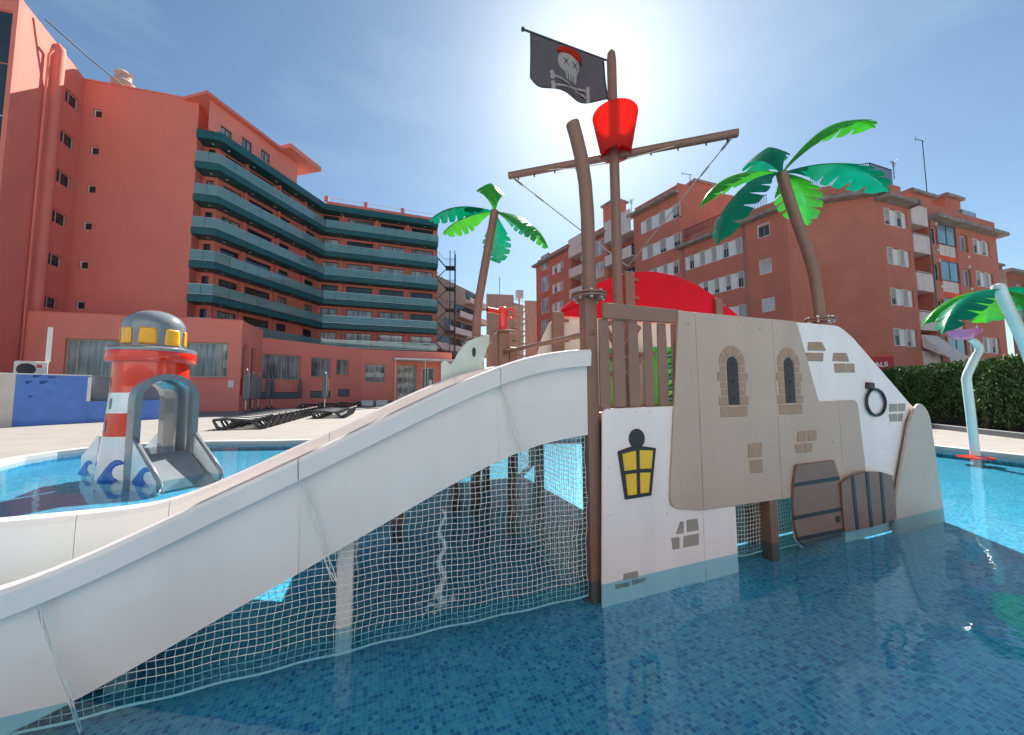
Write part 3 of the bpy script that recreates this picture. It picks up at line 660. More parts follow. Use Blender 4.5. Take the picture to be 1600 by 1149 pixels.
# ------------------------------------------------------------------ ropes from the yard to the hook
def ship_obj(mb, name, m, smooth=False):
    o = mb.build(name, m, None, smooth=smooth, base=False); o.location = P0; o.rotation_euler = (0, 0, R(21)); return o
for e, l in ((ya + yd * .06, 'taut rope from the left end of the yard down to the hook'), (yb - yd * .06, 'taut rope from the right end of the yard down to the hook')):
    hkp = Vector((hk, BW - .08, hz + .06)); mb = MB(); st = e + Vector((0, 0, -.04)); dv = hkp - st
    mb.tube([st, st + dv * .06], .012, 6); mb.tube([st + dv * .06, st + dv * .16], .006, 6); mb.tube([st + dv * .16, st + dv * .22], .011, 6); mb.tube([st + dv * .22, hkp], .007, 6)
    for k in range(5): mb.tube([st + dv * (.01 + .012 * k), st + dv * (.016 + .012 * k)], .016 if k % 2 else .012, 6)
    tag(ship_obj(mb, 'rope', ROPE), l, 'rope')

# ------------------------------------------------------------------ pirate flag
fl_p = [Q(x, y, MW) for x, y in ((828, 52), (943, 93), (940, 152), (833, 138))]
flag = thing('flag', 'black pirate flag with white skull and red cap beside the mast top', 'flag', P0, R(21), local=True)
def fpt(u, v, off=0.0):
    # u along the rod from free end to mast, v downwards
    a, b, c, d = fl_p; tp = Vector(a) * (1 - u) + Vector(b) * u
    hgt = (.86 + .10 * math.sin(u * 2.6 + .3)) * (a[1] - d[1]) * (1 - .12 * max(0, u - .65)) ; hgt *= 1 - .16 * (max(0, .16 - u) / .16) ** 2 * v
    s = tp.x + .012 * v + .04 * v * (u < .0); z = tp.y - v * hgt
    w = MW + .035 * math.sin(u * 9 + v * 1.5) * (.03 + 1.1 * v) + off
    return Vector((s, w, z))
MB().grid([[fpt(i / 30, j / 14) for i in range(31)] for j in range(15)]).build('cloth', FLAGM, flag, smooth=True, solid=.003)
def fshape(name, poly, m, parent, off=-.006):
    # fan of quads so that the print follows the cloth
    c = (sum(p[0] for p in poly) / len(poly), sum(p[1] for p in poly) / len(poly)); rows = []
    for k in range(5):
        t = k / 4; rows.append([fpt(c[0] + (p[0] - c[0]) * t, c[1] + (p[1] - c[1]) * t, off) for p in poly + poly[:1]])
    return MB().grid(rows).build(name, m, parent, smooth=True, solid=.002)
def ell(cx, cy, rx, ry, n=18, a0=0, a1=2 * math.pi): return [(cx + rx * math.cos(a0 + (a1 - a0) * i / n), cy + ry * math.sin(a0 + (a1 - a0) * i / n)) for i in range(n)]
def G(p, c=(.5, .42), k=1.3): return [(c[0] + (x - .47) * k, c[1] + (y - .45) * (k if y < .45 else 1.12)) for x, y in p]
sk = fshape('skull', G(ell(.46, .42, .115, .2)), FLAGW, flag); fshape('jaw', G([(.40, .5), (.55, .52), (.53, .74), (.42, .72)]), FLAGW, sk, -.0065)
fshape('cap', G(ell(.47, .27, .13, .12, 14, math.pi, 2 * math.pi) + [(.6, .29), (.6, .38), (.56, .32)]), FLAGR, sk, -.009)
for cx, cy in ((.43, .4), (.52, .42)):
    for sg in (-1, 1): fshape('eye_cross', G([(cx - .022, cy - .05 * sg - .012), (cx - .022, cy - .05 * sg + .012), (cx + .022, cy + .05 * sg + .012), (cx + .022, cy + .05 * sg - .012)]), FLAGM, sk, -.009)
for x in (.44, .47, .5): fshape('tooth_gap', G([(x - .003, .62), (x + .003, .62), (x + .003, .74), (x - .003, .74)]), FLAGM, sk, -.009)
for y0, y1 in ((.70, .92), (.92, .76)):
    bn = fshape('bone', [(.27, y0 - .03), (.76, y1 - .03), (.76, y1 + .03), (.27, y0 + .03)], FLAGW, flag, -.0045)
    for x, y in ((.26, y0 - .045), (.26, y0 + .045), (.77, y1 - .045), (.77, y1 + .035)): fshape('knuckle', ell(x, y, .026, .05, 10), FLAGW, bn, -.006)
ra_, rb_ = Q(817, 46, MW), Q(944, 93, MW)
MB().tube([(ra_[0], MW, ra_[1]), (rb_[0] + .03, MW, rb_[1])], .009, 8).build('rod', DARKST, flag)
MB().lathe([(0, -.018), (.016, -.01), (.016, .01), (0, .018)], (ra_[0], MW, ra_[1]), 10).build('rod_knob', DARKST, flag, smooth=True)
MB().tube([fpt(1, 0, 0), fpt(1, .5, 0), fpt(1, 1, 0)], .008, 6).build('hem_cord', DARKST, flag)

# ------------------------------------------------------------------ red water cannon on its post
can = thing('water_cannon', 'small red water cannon on a brown post at the slide top', 'water cannon', P0, R(21), local=True)
cx, cw = cs_, 1.45
b = MB().lathe([(.0, 2.046), (.055, 2.046), (.055, 2.06), (.045, 2.075), (.045, 2.26), (.05, 2.27), (.05, 2.30), (.03, 2.315), (0, 2.32)], (cx, cw, 0), 20).build('body', RED_G, can); smooth_angle(b)
b = MB().tube([(cx, cw, 2.255), (cx - .12, cw - .02, 2.26), (cx - .19, cw - .03, 2.262)], [.03, .027, .03], 14).build('nozzle', RED_G, can); smooth_angle(b)
MB().tube([(cx - .188, cw - .03, 2.262), (cx - .196, cw - .031, 2.262)], .022, 12).build('nozzle_mouth', BLACK, can)
MB().tube([(cx + .10 + .045 * math.cos(a), cw, 2.245 + .055 * math.sin(a)) for a in [2 * math.pi * i / 20 for i in range(21)]], .014, 8, False).build('handle_ring', RED_G, can, smooth=True)

# ------------------------------------------------------------------ moulded palm trees
def leaf_mat(name, col):
    m = bpy.data.materials.new(name); m.use_nodes = True; n, l = m.node_tree.nodes, m.node_tree.links; n.remove(n['Principled BSDF'])
    t = n.new('ShaderNodeTexCoord'); no = n.new('ShaderNodeTexNoise'); no.inputs['Scale'].default_value = 5; no.inputs['Detail'].default_value = 5; l.new(t.outputs['Object'], no.inputs['Vector'])
    rp = n.new('ShaderNodeValToRGB'); rp.color_ramp.elements[0].position = .3; rp.color_ramp.elements[1].position = .7
    rp.color_ramp.elements[0].color = (*[c * .8 for c in col], 1); rp.color_ramp.elements[1].color = (*[c * 1.15 for c in col], 1); l.new(no.outputs['Fac'], rp.inputs['Fac'])
    d = n.new('ShaderNodeBsdfDiffuse'); x = n.new('ShaderNodeBsdfTranslucent'); g = n.new('ShaderNodeBsdfGlossy'); g.inputs['Roughness'].default_value = .22
    a = n.new('ShaderNodeMixShader'); a.inputs['Fac'].default_value = .38; b = n.new('ShaderNodeMixShader'); b.inputs['Fac'].default_value = .06
    l.new(rp.outputs['Color'], d.inputs['Color']); l.new(rp.outputs['Color'], x.inputs['Color']); l.new(d.outputs['BSDF'], a.inputs[1]); l.new(x.outputs['BSDF'], a.inputs[2])
    l.new(a.outputs['Shader'], b.inputs[1]); l.new(g.outputs['BSDF'], b.inputs[2]); l.new(b.outputs['Shader'], n['Material Output'].inputs['Surface'])
    return m
LEAF_G, LEAF_T = leaf_mat('green_leaf_plastic', (.038, .33, .02)), leaf_mat('teal_leaf_plastic', (.0, .20, .10))
def frond(parent, hub, tip, arch, width, m, m2=None, seed=0, roll=0.0, flat=.55):
    """curved leaf from hub to tip, roof-shaped across, toothed edges towards the tip"""
    hub, tip = Vector(hub), Vector(tip); d = tip - hub; L = d.length
    upv = Vector((0, 0, 1)); side = d.cross(upv)
    side = side.normalized() if side.length > 1e-4 else Vector((1, 0, 0))
    nn = side.cross(d).normalized()
    if nn.z < 0: nn = -nn
    side = (Matrix.Rotation(roll, 3, d.normalized()) @ side); nn = (Matrix.Rotation(roll, 3, d.normalized()) @ nn)
    N = 56; K = 5; rows = []
    teeth = 5.0; width *= 1.22
    for i in range(N + 1):
        t = i / N
        c = hub + d * t + nn * arch * L * 4 * t * (1 - t) * (.75 + .5 * t)
        env = width * (math.sin(math.pi * min(1, t * .98 + .015) ** 1.35) ** .7) * (.38 + .62 * min(1, t * 1.9)) + .012
        if t > .9: env *= max(.12, (1 - ((t - .9) / .1) ** 2)) ** .5
        row = []
        for k in range(-K, K + 1):
            x = k / K; q = env
            if t > .34:
                ph = (t - .34) / .62 * teeth + (.25 if x > 0 else 0); fr = ph - math.floor(ph)
                if fr < .30: q = env * (1 - .6 * (1 - abs(fr - .15) / .15) * min(1, (t - .34) * 5))
            row.append(c + side * x * q * .92 - nn * (flat * abs(x) ** 1.3 * q))
        rows.append(row)
    o = MB().grid(rows).build('frond', m, parent, smooth=True)
    return o
def L3(px, py, w): s, z = Q(px, py, w); return Vector((s, w, z))
palm2 = thing('plastic_palm', 'plastic palm with brown trunk standing on the grey and white castle wall', 'palm tree', P0, R(21), local=True, group='plastic palms on the play structure')
tk = [Vector((2.95, .12, 2.12))] + [L3(x, y, .12) for x, y in ((1278, 470), (1272, 430), (1262, 395), (1250, 360), (1236, 320), (1224, 282), (1221, 270))]
MB().box(tk[0].x - .05, tk[0].x + .05, .07, .17, 1.2, 2.1).build('post', BROWN, palm2, bevel=.008)
smooth_angle(MB().tube(tk, .052, 18).build('trunk', BROWN, palm2))
f2 = flange(tk[0].x, .12, 2.10, .14, palm2)
hub = tk[-1]
frond(palm2, hub, L3(1366, 200, .25), .10, .17, LEAF_G)
frond(palm2, hub, L3(1388, 300, -.05), .13, .17, LEAF_T)
frond(palm2, hub, L3(1262, 352, .75), .14, .20, LEAF_G)
frond(palm2, hub, L3(1122, 382, -.12), .12, .16, LEAF_T)
frond(palm2, hub, L3(1092, 325, .30), .15, .15, LEAF_G)
frond(palm2, hub, L3(1182, 300, 1.0), .30, .2, LEAF_T)
palm1 = thing('plastic_palm', 'plastic palm leaning right behind the slide, beside the red water cannon', 'palm tree', P0, R(21), local=True, group='plastic palms on the play structure')
def LY(px, py, y): return loc(ony(px, py, y))
tk = [LY(744, 530, 4.6), LY(745, 500, 4.6), LY(748, 470, 4.6), LY(755, 430, 4.62), LY(763, 385, 4.64), LY(770, 348, 4.66), LY(773, 330, 4.66)]
MB().box(tk[0].x - .055, tk[0].x + .055, tk[0].y - .055, tk[0].y + .055, PF, tk[0].z - .04).build('post', BROWN, palm1, bevel=.008)
smooth_angle(MB().tube(tk, .055, 18).build('trunk', BROWN, palm1)); flange(tk[0].x, tk[0].y, tk[0].z - .04, .15, palm1)
hub = tk[-1]
frond(palm1, hub, LY(670, 345, 4.5), .14, .15, LEAF_T)
frond(palm1, hub, LY(692, 366, 4.9), .10, .16, LEAF_G)
frond(palm1, hub, LY(760, 303, 5.4), .22, .17, LEAF_G)
frond(palm1, hub, LY(857, 388, 4.55), .14, .16, LEAF_G)
frond(palm1, hub, LY(842, 372, 4.9), .16, .15, LEAF_T)
frond(palm1, hub, LY(779, 412, 5.1), .12, .17, LEAF_T)

# spray palm with pale pole at the right edge, and the pink flower spout
spp = onz(1640, 700, 0); sy = 6.6
sprayp = thing('spray_palm', 'green spray palm on a pale leaning pole at the right edge', 'palm tree', (spp.x, spp.y, PF))
hubp = ony(1562, 452, sy)
smooth_angle(MB().tube([Vector((spp.x + .35, spp.y, PF)), ony(1625, 600, sy + .1), ony(1598, 530, sy), ony(1572, 474, sy), hubp], .085, 16).build('pole', PALE_T, sprayp))
smooth_angle(MB().lathe([(.085, 0), (.1, .03), (.08, .1), (0, .13)], hubp + Vector((-.02, 0, -.02)), 16).build('pole_cap', PALE_T, sprayp))
frond(sprayp, hubp, ony(1443, 508, 6.5), .12, .22, LEAF_G)
frond(sprayp, hubp, ony(1473, 522, 5.9), .12, .24, LEAF_T)
frond(sprayp, hubp, ony(1540, 505, 7.6), .14, .3, LEAF_G)
frond(sprayp, hubp, ony(1690, 520, 6.2), .16, .3, LEAF_G)
frond(sprayp, hubp, ony(1660, 505, 7.2), .16, .3, LEAF_T)
pb_ = onz(1525, 715, 0); yy = pb_.y
spout = thing('flower_spout', 'pink flower bowl on a bent pale pipe standing in the pool', 'water spout', (pb_.x, pb_.y, PF))
path = [Vector((pb_.x + .06, yy, PF)), ony(1524, 712, yy), ony(1517, 650, yy), ony(1510, 592, yy), ony(1512, 584, yy), ony(1522, 562, yy), ony(1530, 549, yy), ony(1529, 541, yy), ony(1522, 533, yy), ony(1514, 530, yy)]
smooth_angle(MB().tube(path, [.07] * 4 + [.068] * 2 + [.062] * 2 + [.055, .045], 16).build('pipe', PALE_T, spout))
bc = ony(1505, 519, yy)
smooth_angle(MB().lathe([(.02, -.16), (.10, -.15), (.17, -.11), (.225, -.04), (.25, .03), (.238, .03), (.2, -.04), (.1, -.11), (0, -.12)], bc, 28).build('flower_bowl', PINK_G, spout))
MB().lathe([(.0, .0), (.25, .0), (.25, .02), (.07, .05)], (pb_.x, yy, -.01), 24).build('base_disc', RED_G, spout, smooth=False)

# ------------------------------------------------------------------ lighthouse slide house
la = onz(228, 738, 0); la = Vector((la.x, la.y, 0)); caz = R(113)
lh = thing('lighthouse_slide', 'red and white lighthouse toddler slide with grey dome in the left pool', 'slide house', (la.x, la.y, 0), R(90) - caz, local=True)
HW, AH = .37, 1.28                       # tunnel half width, height where the arch springs
def tower_r(z): return .61 - .11 * min(1, max(0, z) / 1.5) ** .8
zs = [PF, 0, .2, .4, .55, .68]
def in_tunnel(p):
    if abs(p.y) < HW + .02 and p.z < AH: return True
    return p.z >= AH and (p.y ** 2 + (p.z - AH) ** 2) < (HW + .02) ** 2
def band(z0, z1, m, n=8):
    pr = [(tower_r(z0 + (z1 - z0) * i / n), z0 + (z1 - z0) * i / n) for i in range(n + 1)]
    for h0, h1 in ((0, math.pi), (math.pi, 2 * math.pi)) if z0 < 1.3 else ((0, 2 * math.pi),):
        smooth_angle(MB().lathe(pr, (0, 0, 0), 48 if h1 - h0 < 4 else 96, skip=in_tunnel, a0=h0, a1=h1).build('tower_band', m, lh), 60)
band(PF, .68, WHITE_G, 22); band(.68, 1.06, RED_G, 10); band(1.06, 1.40, WHITE_G, 10); band(1.40, 1.95, RED_G, 14)
smooth_angle(MB().lathe([(.47, 1.93), (.585, 1.93), (.592, 1.94), (.592, 2.10), (.585, 2.115)], (0, 0, 0), 64).build('collar', RED_G, lh), 40)
smooth_angle(MB().lathe([(.587, 2.113), (.594, 2.12), (.594, 2.16), (.56, 2.185), (.40, 2.19)], (0, 0, 0), 64).build('collar_rim', GREY_G, lh), 40)
def dome_r(z): return .42 * (1 if z < .36 else math.sqrt(max(0, 1 - ((z - .36) / .34) ** 2.2)))
dz = [0, .05, .1, .2, .3, .36, .4, .45, .5, .55, .6, .64, .67, .69, .697, .7]
smooth_angle(MB().lathe([(dome_r(z) + (.02 if z == 0 else 0), 2.185 + z) for z in dz], (0, 0, 0), 64).build('dome', GREY_G, lh), 50)
for k in range(8):
    a = 2 * math.pi * k / 8 + .2; rows = []
    for zz in (.05, .1, .2, .3, .33):
        e = .275 if zz < .3 else .25
        rows.append([((dome_r(zz) + .008) * math.cos(a + e * x), (dome_r(zz) + .008) * math.sin(a + e * x), 2.185 + zz) for x in (-1, -.6, -.2, .2, .6, 1)])
    smooth_angle(MB().grid(rows).build('dome_window', ORANGE_G, lh, solid=.012))
# arch frames on both ends of the tunnel, tunnel skin, floor
def arch_path(hw, ah, n=16): return [(hw, PF)] + [(hw, PF + (ah - PF) * i / 6) for i in range(1, 6)] + [(hw * math.cos(math.pi * i / n), ah + hw * math.sin(math.pi * i / n)) for i in range(n + 1)] + [(-hw, ah - (ah - PF) * i / 6) for i in range(1, 7)]
inn, out = arch_path(HW - .03, AH), arch_path(HW + .07, AH)
for x0, x1 in ((.40, .60),):
    rows = [[(x, y, z) for y, z in pp] for x, pp in ((x0, inn), (x1, inn), (x1 + .01 * (1 if x1 > 0 else -1), [(y * 1.02, z) for y, z in inn]), (x1 + .012, [(y * .99, z) for y, z in out]), (x1 - .01, out), (x0, out))]
    smooth_angle(MB().grid(rows).build('arch_frame', GREY_G, lh), 40)
smooth_angle(MB().grid([[(x, y, z) for y, z in inn] for x in (-.5, -.3, 0, .42)]).build('tunnel', GREY_G, lh, solid=.01), 40)
MB().box(-.62, .55, -HW + .03, HW - .03, .30, .36).build('tunnel_floor', GREY_G, lh)
chf = [(.53, HW - .03, .37), (.53, -HW + .03, .37), (1.35, -HW + .03, -.12), (1.35, HW - .03, -.12)]
MB().prism(chf, (0, 0, -.03)).build('chute', GREY_G, lh)
for sg in (-1, 1):
    y0 = sg * (HW + .02)
    sp_ = [(.60, y0, .62), (.66, y0, .64), (1.42, y0, .05), (1.42, y0, PF), (.55, y0, PF), (.55, y0, .62)]
    MB().prism(sp_, (0, sg * .04, 0)).build('chute_side', WHITE_G, lh, bevel=.008)
    MB().tube([(.62, y0 + sg * .02, .645), (1.42, y0 + sg * .02, .06), (1.45, y0 + sg * .02, -.1)], .035, 10).build('chute_edge', GREY_G, lh, smooth=True)
    sp_ = [(-.55, y0, .66), (-.62, y0, .66), (-1.15, y0, .28), (-1.15, y0, PF), (-.55, y0, PF)]
    MB().prism(sp_, (0, sg * .04, 0)).build('step_side', WHITE_G, lh, bevel=.008)
for i in range(3): MB().box(-1.12 + .18 * i, -.92 + .18 * i, -HW + .02, HW - .02, PF, -.05 + .15 * i).build('step', GREY_G, lh, bevel=.01)
def on_tower(name, outline, m, off=.006):
    rows = [[(((tower_r(z) + off) * math.cos(a), (tower_r(z) + off) * math.sin(a), z)) for a, z in r] for r in outline]
    return MB().grid(rows).build(name, m, lh, smooth=True, solid=.004)
for a, z in ((-1.75, 1.56), (-1.5, 1.22), (-1.62, .86)):
    on_tower('slit_window', [[(a + .06 * x, z + .09 * y * (1 - .35 * x * x * (y > 0))) for x in (-1, -.5, 0, .5, 1)] for y in (-1, 0, 1)], GREY_G)
def wave(a0, flip=1, k=1.0):
    # breaking crest: a crescent between an outer and an inner curve
    outl = [(-.34, -.08), (-.28, .0), (-.2, .06), (-.1, .15), (0, .22), (.1, .26), (.2, .26), (.3, .21)]; inl = [(.3, -.08), (.2, -.02), (.1, .02), (.06, .07), (.07, .13), (.12, .17), (.19, .185), (.3, .2)]
    rows = [[(a0 + flip * k * (p[0] + (q[0] - p[0]) * t) * 1.0, max(.0, .0) + .03 + k * (p[1] + (q[1] - p[1]) * t)) for t in (0, .33, .66, 1)] for p, q in zip(outl, inl)]
    return rows
for a0, k in ((-1.15, 1.1), (-2.15, .9)): on_tower('wave_print', wave(a0, 1, k), BLUE_G)
for k_, sg in ((0, -1),):
    y0 = sg * (HW + .066); w = wave(0, 1, .9)
    MB().grid([[(.95 + a, y0, z - .02) for a, z in r] for r in w]).build('wave_print', BLUE_G, lh, solid=.004)
    MB().grid([[(-.95 + a, y0, z - .02) for a, z in r] for r in wave(0, 1, .8)]).build('wave_print', BLUE_G, lh, solid=.004)

# ------------------------------------------------------------------ hotel: tower, wing and curved balcony front
TW = ony(297, 400, 30.4); tc_ = Vector((TW.x, TW.y, 0))
hotel = thing('hotel', 'salmon pink hotel tower with curved teal glass balconies on the left', 'building', (-30, 36, 0))
PL = Plane(tc_, 73.6)
cs0 = PL.at(119, 300)[0]; wc = PL.pt(cs0, 0); RZ = 27.7
def floors_at(px, ys): return [PL.at(px, y) for y in ys]
holes = []
for (x, y) in ((147, 176), (142, 234), (137, 294), (131, 352), (125, 413), (119.5, 476)):
    s, z = PL.at(x + 5.5, y + 1); holes.append((s - .28, s + .28, z - .34, z + .34))
mb = MB(); wall_holes(mb, PL, cs0, 0, 0, RZ, holes, .22)
mb.add([PL.pt(cs0, RZ), PL.pt(0, RZ), PL.pt(0, RZ, 9), PL.pt(cs0, RZ, 9)], [(0, 1, 2, 3)]); mb.add([PL.pt(0, 0), PL.pt(0, RZ), PL.pt(0, RZ, 1.7), PL.pt(0, 0, 1.7)], [(0, 1, 2, 3)])
mb.build('tower_wall', SALMON, hotel)
MB().pbox(PL, cs0, .06, RZ, RZ + .12, -.06, .3).build('parapet_cap', SALMON, hotel)
for r in holes: window(PL, r, hotel, ALU, GLASS_D, mull=(), dep=.18, fw_=.07)
# wing reaching towards the viewer
PW = Plane(wc, -19)
holes = []
for (x0, y0, x1, y1) in ((103, 137, 124, 172), (95, 200, 117, 234), (89, 262, 112, 297), (82, 325, 105, 358), (76, 393, 97, 424), (69, 461, 90, 490)):
    a, z1 = PW.at(x0, y0); b, _ = PW.at(x1, (y0 + y1) / 2); _, z0 = PW.at(x0, y0 + (y1 - y0) * .62)
    holes.append((a, b, z0, z1))
we = PW.at(30, 40)[0] - .15
mb = MB(); wall_holes(mb, PW, we, 0, 0, RZ, holes, .25)
RZ2 = 28.75
mb.add([PW.pt(we, RZ), PW.pt(0, RZ), PW.pt(0, RZ + .05), PW.pt(we, RZ2)], [(0, 1, 2, 3)])
mb.add([PW.pt(we, RZ2), PW.pt(0, RZ), PL.pt(cs0 - 9, RZ), PL.pt(cs0 - 9, RZ2) + PW.d * we], [(0, 1, 2, 3)])
mb.build('wing_wall', SALMON, hotel)
for r in holes: window(PW, r, hotel, ALU, GLASS_D, mull=(.4,), dep=.2, fw_=.05)
# rounded pilaster and drain pipe
pa = PW.at(76, 250)[0]; pc = PW.pt(pa, 0, .0); pzt = PW.at(84, 62)[1]
smooth_angle(MB().lathe([(.38, 0), (.38, pzt - .5), (.34, pzt - .2), (.0, pzt + .15)], pc, 24).build('pilaster', SALMON, hotel), 40)
pd = PW.pt(PW.at(57, 250)[0], 0, -.14)
dp = MB().tube([pd + Vector((0, 0, .1)), pd + Vector((0, 0, pzt - 1.6)), pd + Vector((.25, .1, pzt - 1.0))], .07, 10).build('drain_pipe', SALMON2, hotel, smooth=True)
for z in (7, 13, 19, 22.5): MB().lathe([(.07, z), (.1, z + .02), (.1, z + .1), (.07, z + .12)], pd, 10).build('pipe_clip', SALMON, dp)
# glazed end face of the wing
PE = Plane(PW.pt(we, 0), 73.6)
mb = MB(); mb.pbox(PE, -8, 0, 0, 9, .0, .3); mb.pbox(PE, -.25, -.0, 9, RZ2, 0, .3); mb.pbox(PE, -8, -.26, RZ2 - 1.2, RZ2, 0, .3); mb.build('end_wall', SALMON, hotel)
for k in range(5):
    z0 = 9.05 + k * 3.7; eg = MB().pbox(PE, -7.9, -.28, z0, z0 + 3.62, .12, .16).build('end_glazing', GLASS_D, hotel)
# roof vent and cable
vb = PL.pt(PL.at(170, 130)[0], RZ, 1.5)
smooth_angle(MB().lathe([(.45, 0), (.45, .7), (.75, 1.0), (.8, 1.5), (.55, 1.75), (.5, 2.2), (.62, 2.3), (.3, 2.6), (0, 2.7)], vb + Vector((0, 0, -.1)), 12).build('roof_vent', CREAM_B, hotel), 30)
# balcony front
FZ = [6.9 + 3.0 * k for k in range(7)]
B0 = PL.pt(.0, 0, -.15); B1 = PL.pt(PL.at(341, 330)[0], 0, -.15)
B2 = ony(505, 450, 43.0); B3 = ony(684, 450, 47.7)
# the inner wall line runs behind the balconies
segs = [(B0, B1), (B1, Vector((B2.x, B2.y, 0))), (Vector((B2.x, B2.y, 0)), Vector((B3.x, B3.y, 0)))]
planes = [Plane.two(a, b) for a, b in segs]
lens = [(Vector((b.x, b.y)) - Vector((a.x, a.y))).length for a, b in segs]
DEP = 1.35
rng = random.Random(3)
def mitre(i, o):      # point on the balcony outline corner i, o metres behind it
    pts = [segs[0][0]] + [s[1] for s in segs]
    if i == 0: return planes[0].pt(0, 0, o)
    if i == 3: return planes[2].pt(lens[2], 0, o)
    A, Bp = planes[i - 1], planes[i]; p = Vector((pts[i].x, pts[i].y, 0))
    n = (A.b + Bp.b); k = 2 / n.length_squared; return p + n * o * k
for k, fz in enumerate(FZ):
    mb = MB(); th = .72 if k < 6 else .9
    for i in range(3):
        a0, a1, c1, c0 = mitre(i, 0), mitre(i + 1, 0), mitre(i + 1, DEP), mitre(i, DEP)
        z0, z1 = fz - th + .25, fz + .12
        for (p, q) in ((a0, a1),):
            mb.add([p + Vector((0, 0, z0)), q + Vector((0, 0, z0)), q + Vector((0, 0, z1)), p + Vector((0, 0, z1))], [(0, 1, 2, 3)])
        mb.add([p + Vector((0, 0, z0)) for p in (a0, a1, c1, c0)], [(0, 1, 2, 3)]); mb.add([p + Vector((0, 0, z1)) for p in (a0, a1, c1, c0)], [(0, 1, 2, 3)])
    e0, e1 = mitre(3, 0), mitre(3, DEP); mb.add([e0 + Vector((0, 0, fz - th + .25)), e1 + Vector((0, 0, fz - th + .25)), e1 + Vector((0, 0, fz + .12)), e0 + Vector((0, 0, fz + .12))], [(0, 1, 2, 3)])
    bal = mb.build('balcony_slab' if k < 6 else 'eave_slab', TEAL, hotel)
    for i, n in ((0, 1), (1, 5), (2, 4)):
        for j in range(n):
            p = planes[i].pt(lens[i] * (j + .5) / n, fz - th + .235, DEP * .55)
            MB().lathe([(0, 0), (.09, 0), (.11, .012)], p, 10).build('ceiling_lamp', WHITE_P, bal)
    if k == 6: continue
    for i in range(3):
        P, L = planes[i], lens[i]; n = max(2, round(L / 1.45))
        MB().pbox(P, .02, L - .02, fz + 1.08, fz + 1.13, .05, .1).build('handrail', STEEL, bal)
        MB().pbox(P, .02, L - .02, fz + .2, fz + .235, .05, .09).build('bottom_rail', STEEL, bal)
        for j in range(n):
            a, b = L * j / n + .02, L * (j + 1) / n - .02
            MB().pbox(P, a, b, fz + .24, fz + 1.07, .065, .077).build('glass_panel', BGLASS, bal)
    P = Plane.two(mitre(3, 0), mitre(3, DEP)); MB().pbox(P, .05, DEP - .05, fz + .24, fz + 1.1, .04, .052).build('glass_panel', BGLASS, bal)
# inner walls with balcony doors
for i in range(3):
    a, b = mitre(i, DEP), mitre(i + 1, DEP); P = Plane.two(a, b); L = (b - a).length
    for k in range(6):
        fz = FZ[k]; hs = []
        if i == 2:
            for (u0, u1) in ((.02, .145), (.215, .43), (.49, .70), (.765, .965)): hs.append((L * u0, L * u1, fz + .12, fz + 2.25))
        elif i == 1:
            for (u0, u1) in ((.05, .19), (.25, .47), (.53, .64), (.82, .93)): hs.append((L * u0, L * u1, fz + .12, fz + 2.2))
        else: hs.append((L * .3, L * .8, fz + .12, fz + 2.2))
        mb = MB(); wall_holes(mb, P, -.1, L + .1, fz + .1, fz + 2.62, hs, .2); mb.build('storey_wall', SALMON, hotel)
        for r in hs: window(P, r, hotel, DARKST, rng.choice((GLASS_B, GLASS_B, GLASS_C, GLASS_D)) if i == 2 else rng.choice((GLASS_D, GLASS_C, GLASS_D)), mull=(.5,), dep=.15, fw_=.07)
        # partition fin between rooms
        for u in ((.18, .46, .73) if i == 2 else (.2, .5, .78) if i == 1 else ()):
            MB().pbox(P, L * u - .1, L * u + .1, fz + .12, fz + 2.4, -.45, 0).build('room_divider', SALMON, hotel)
e0, e1 = mitre(3, DEP), mitre(3, DEP + 12)
mb = MB(); mb.add([e0, e1, e1 + Vector((0, 0, 25.8)), e0 + Vector((0, 0, 25.8))], [(0, 1, 2, 3)]); mb.build('end_wall', SALMON, hotel)
# roof parapet with railing over the far stretch, penthouse over the near one
P, L = planes[2], lens[2]
mb = MB(); mb.pbox(P, 0, L, FZ[6] + .12, FZ[6] + .6, .25, .45)
for u in (.0, .33, .66, 1.0): mb.pbox(P, L * u - .22, L * u + .22, FZ[6] + .6, FZ[6] + 1.25, .2, .5)
mb.build('roof_parapet', SALMON, hotel)
MB().pbox(P, .2, L, FZ[6] + 1.1, FZ[6] + 1.16, .33, .37).build('roof_rail', WHITE_P, hotel)
PP = Plane.two(mitre(1, .35), mitre(2, .35)); pl_ = lambda px: PP.at(px, 260)[0]
s_a, s_b, s_c = pl_(322), pl_(438), pl_(487)
hs = []
for (x0, y0, x1, y1) in ((345, 195, 363, 222), (378, 213, 394, 238), (408, 232, 422, 254)):
    a, z1 = PP.at(x0, y0); b, _ = PP.at(x1, (y0 + y1) / 2); _, z0 = PP.at(x0, y1 - 6); hs.append((a, b, z0, z1))
pz = PP.at(430, 232)[1]
mb = MB(); wall_holes(mb, PP, s_a, s_b, FZ[6], pz, hs, .25); mb.pbox(PP, s_b, s_c - 2.0, FZ[6], pz + .2, -.0, 4); mb.build('penthouse_wall', SALMON2, hotel)
for r in hs: window(PP, r, hotel, DARKST, GLASS_C, mull=(.5,), dep=.18, fw_=.06)
MB().pbox(PP, s_a - .6, s_b, pz, pz + .28, -.5, 6).build('penthouse_roof', SALMON, hotel)
MB().pbox(PP, s_b - .1, s_c, pz + .25, pz + .75, -1.4, 5).build('penthouse_canopy', SALMON2, hotel)

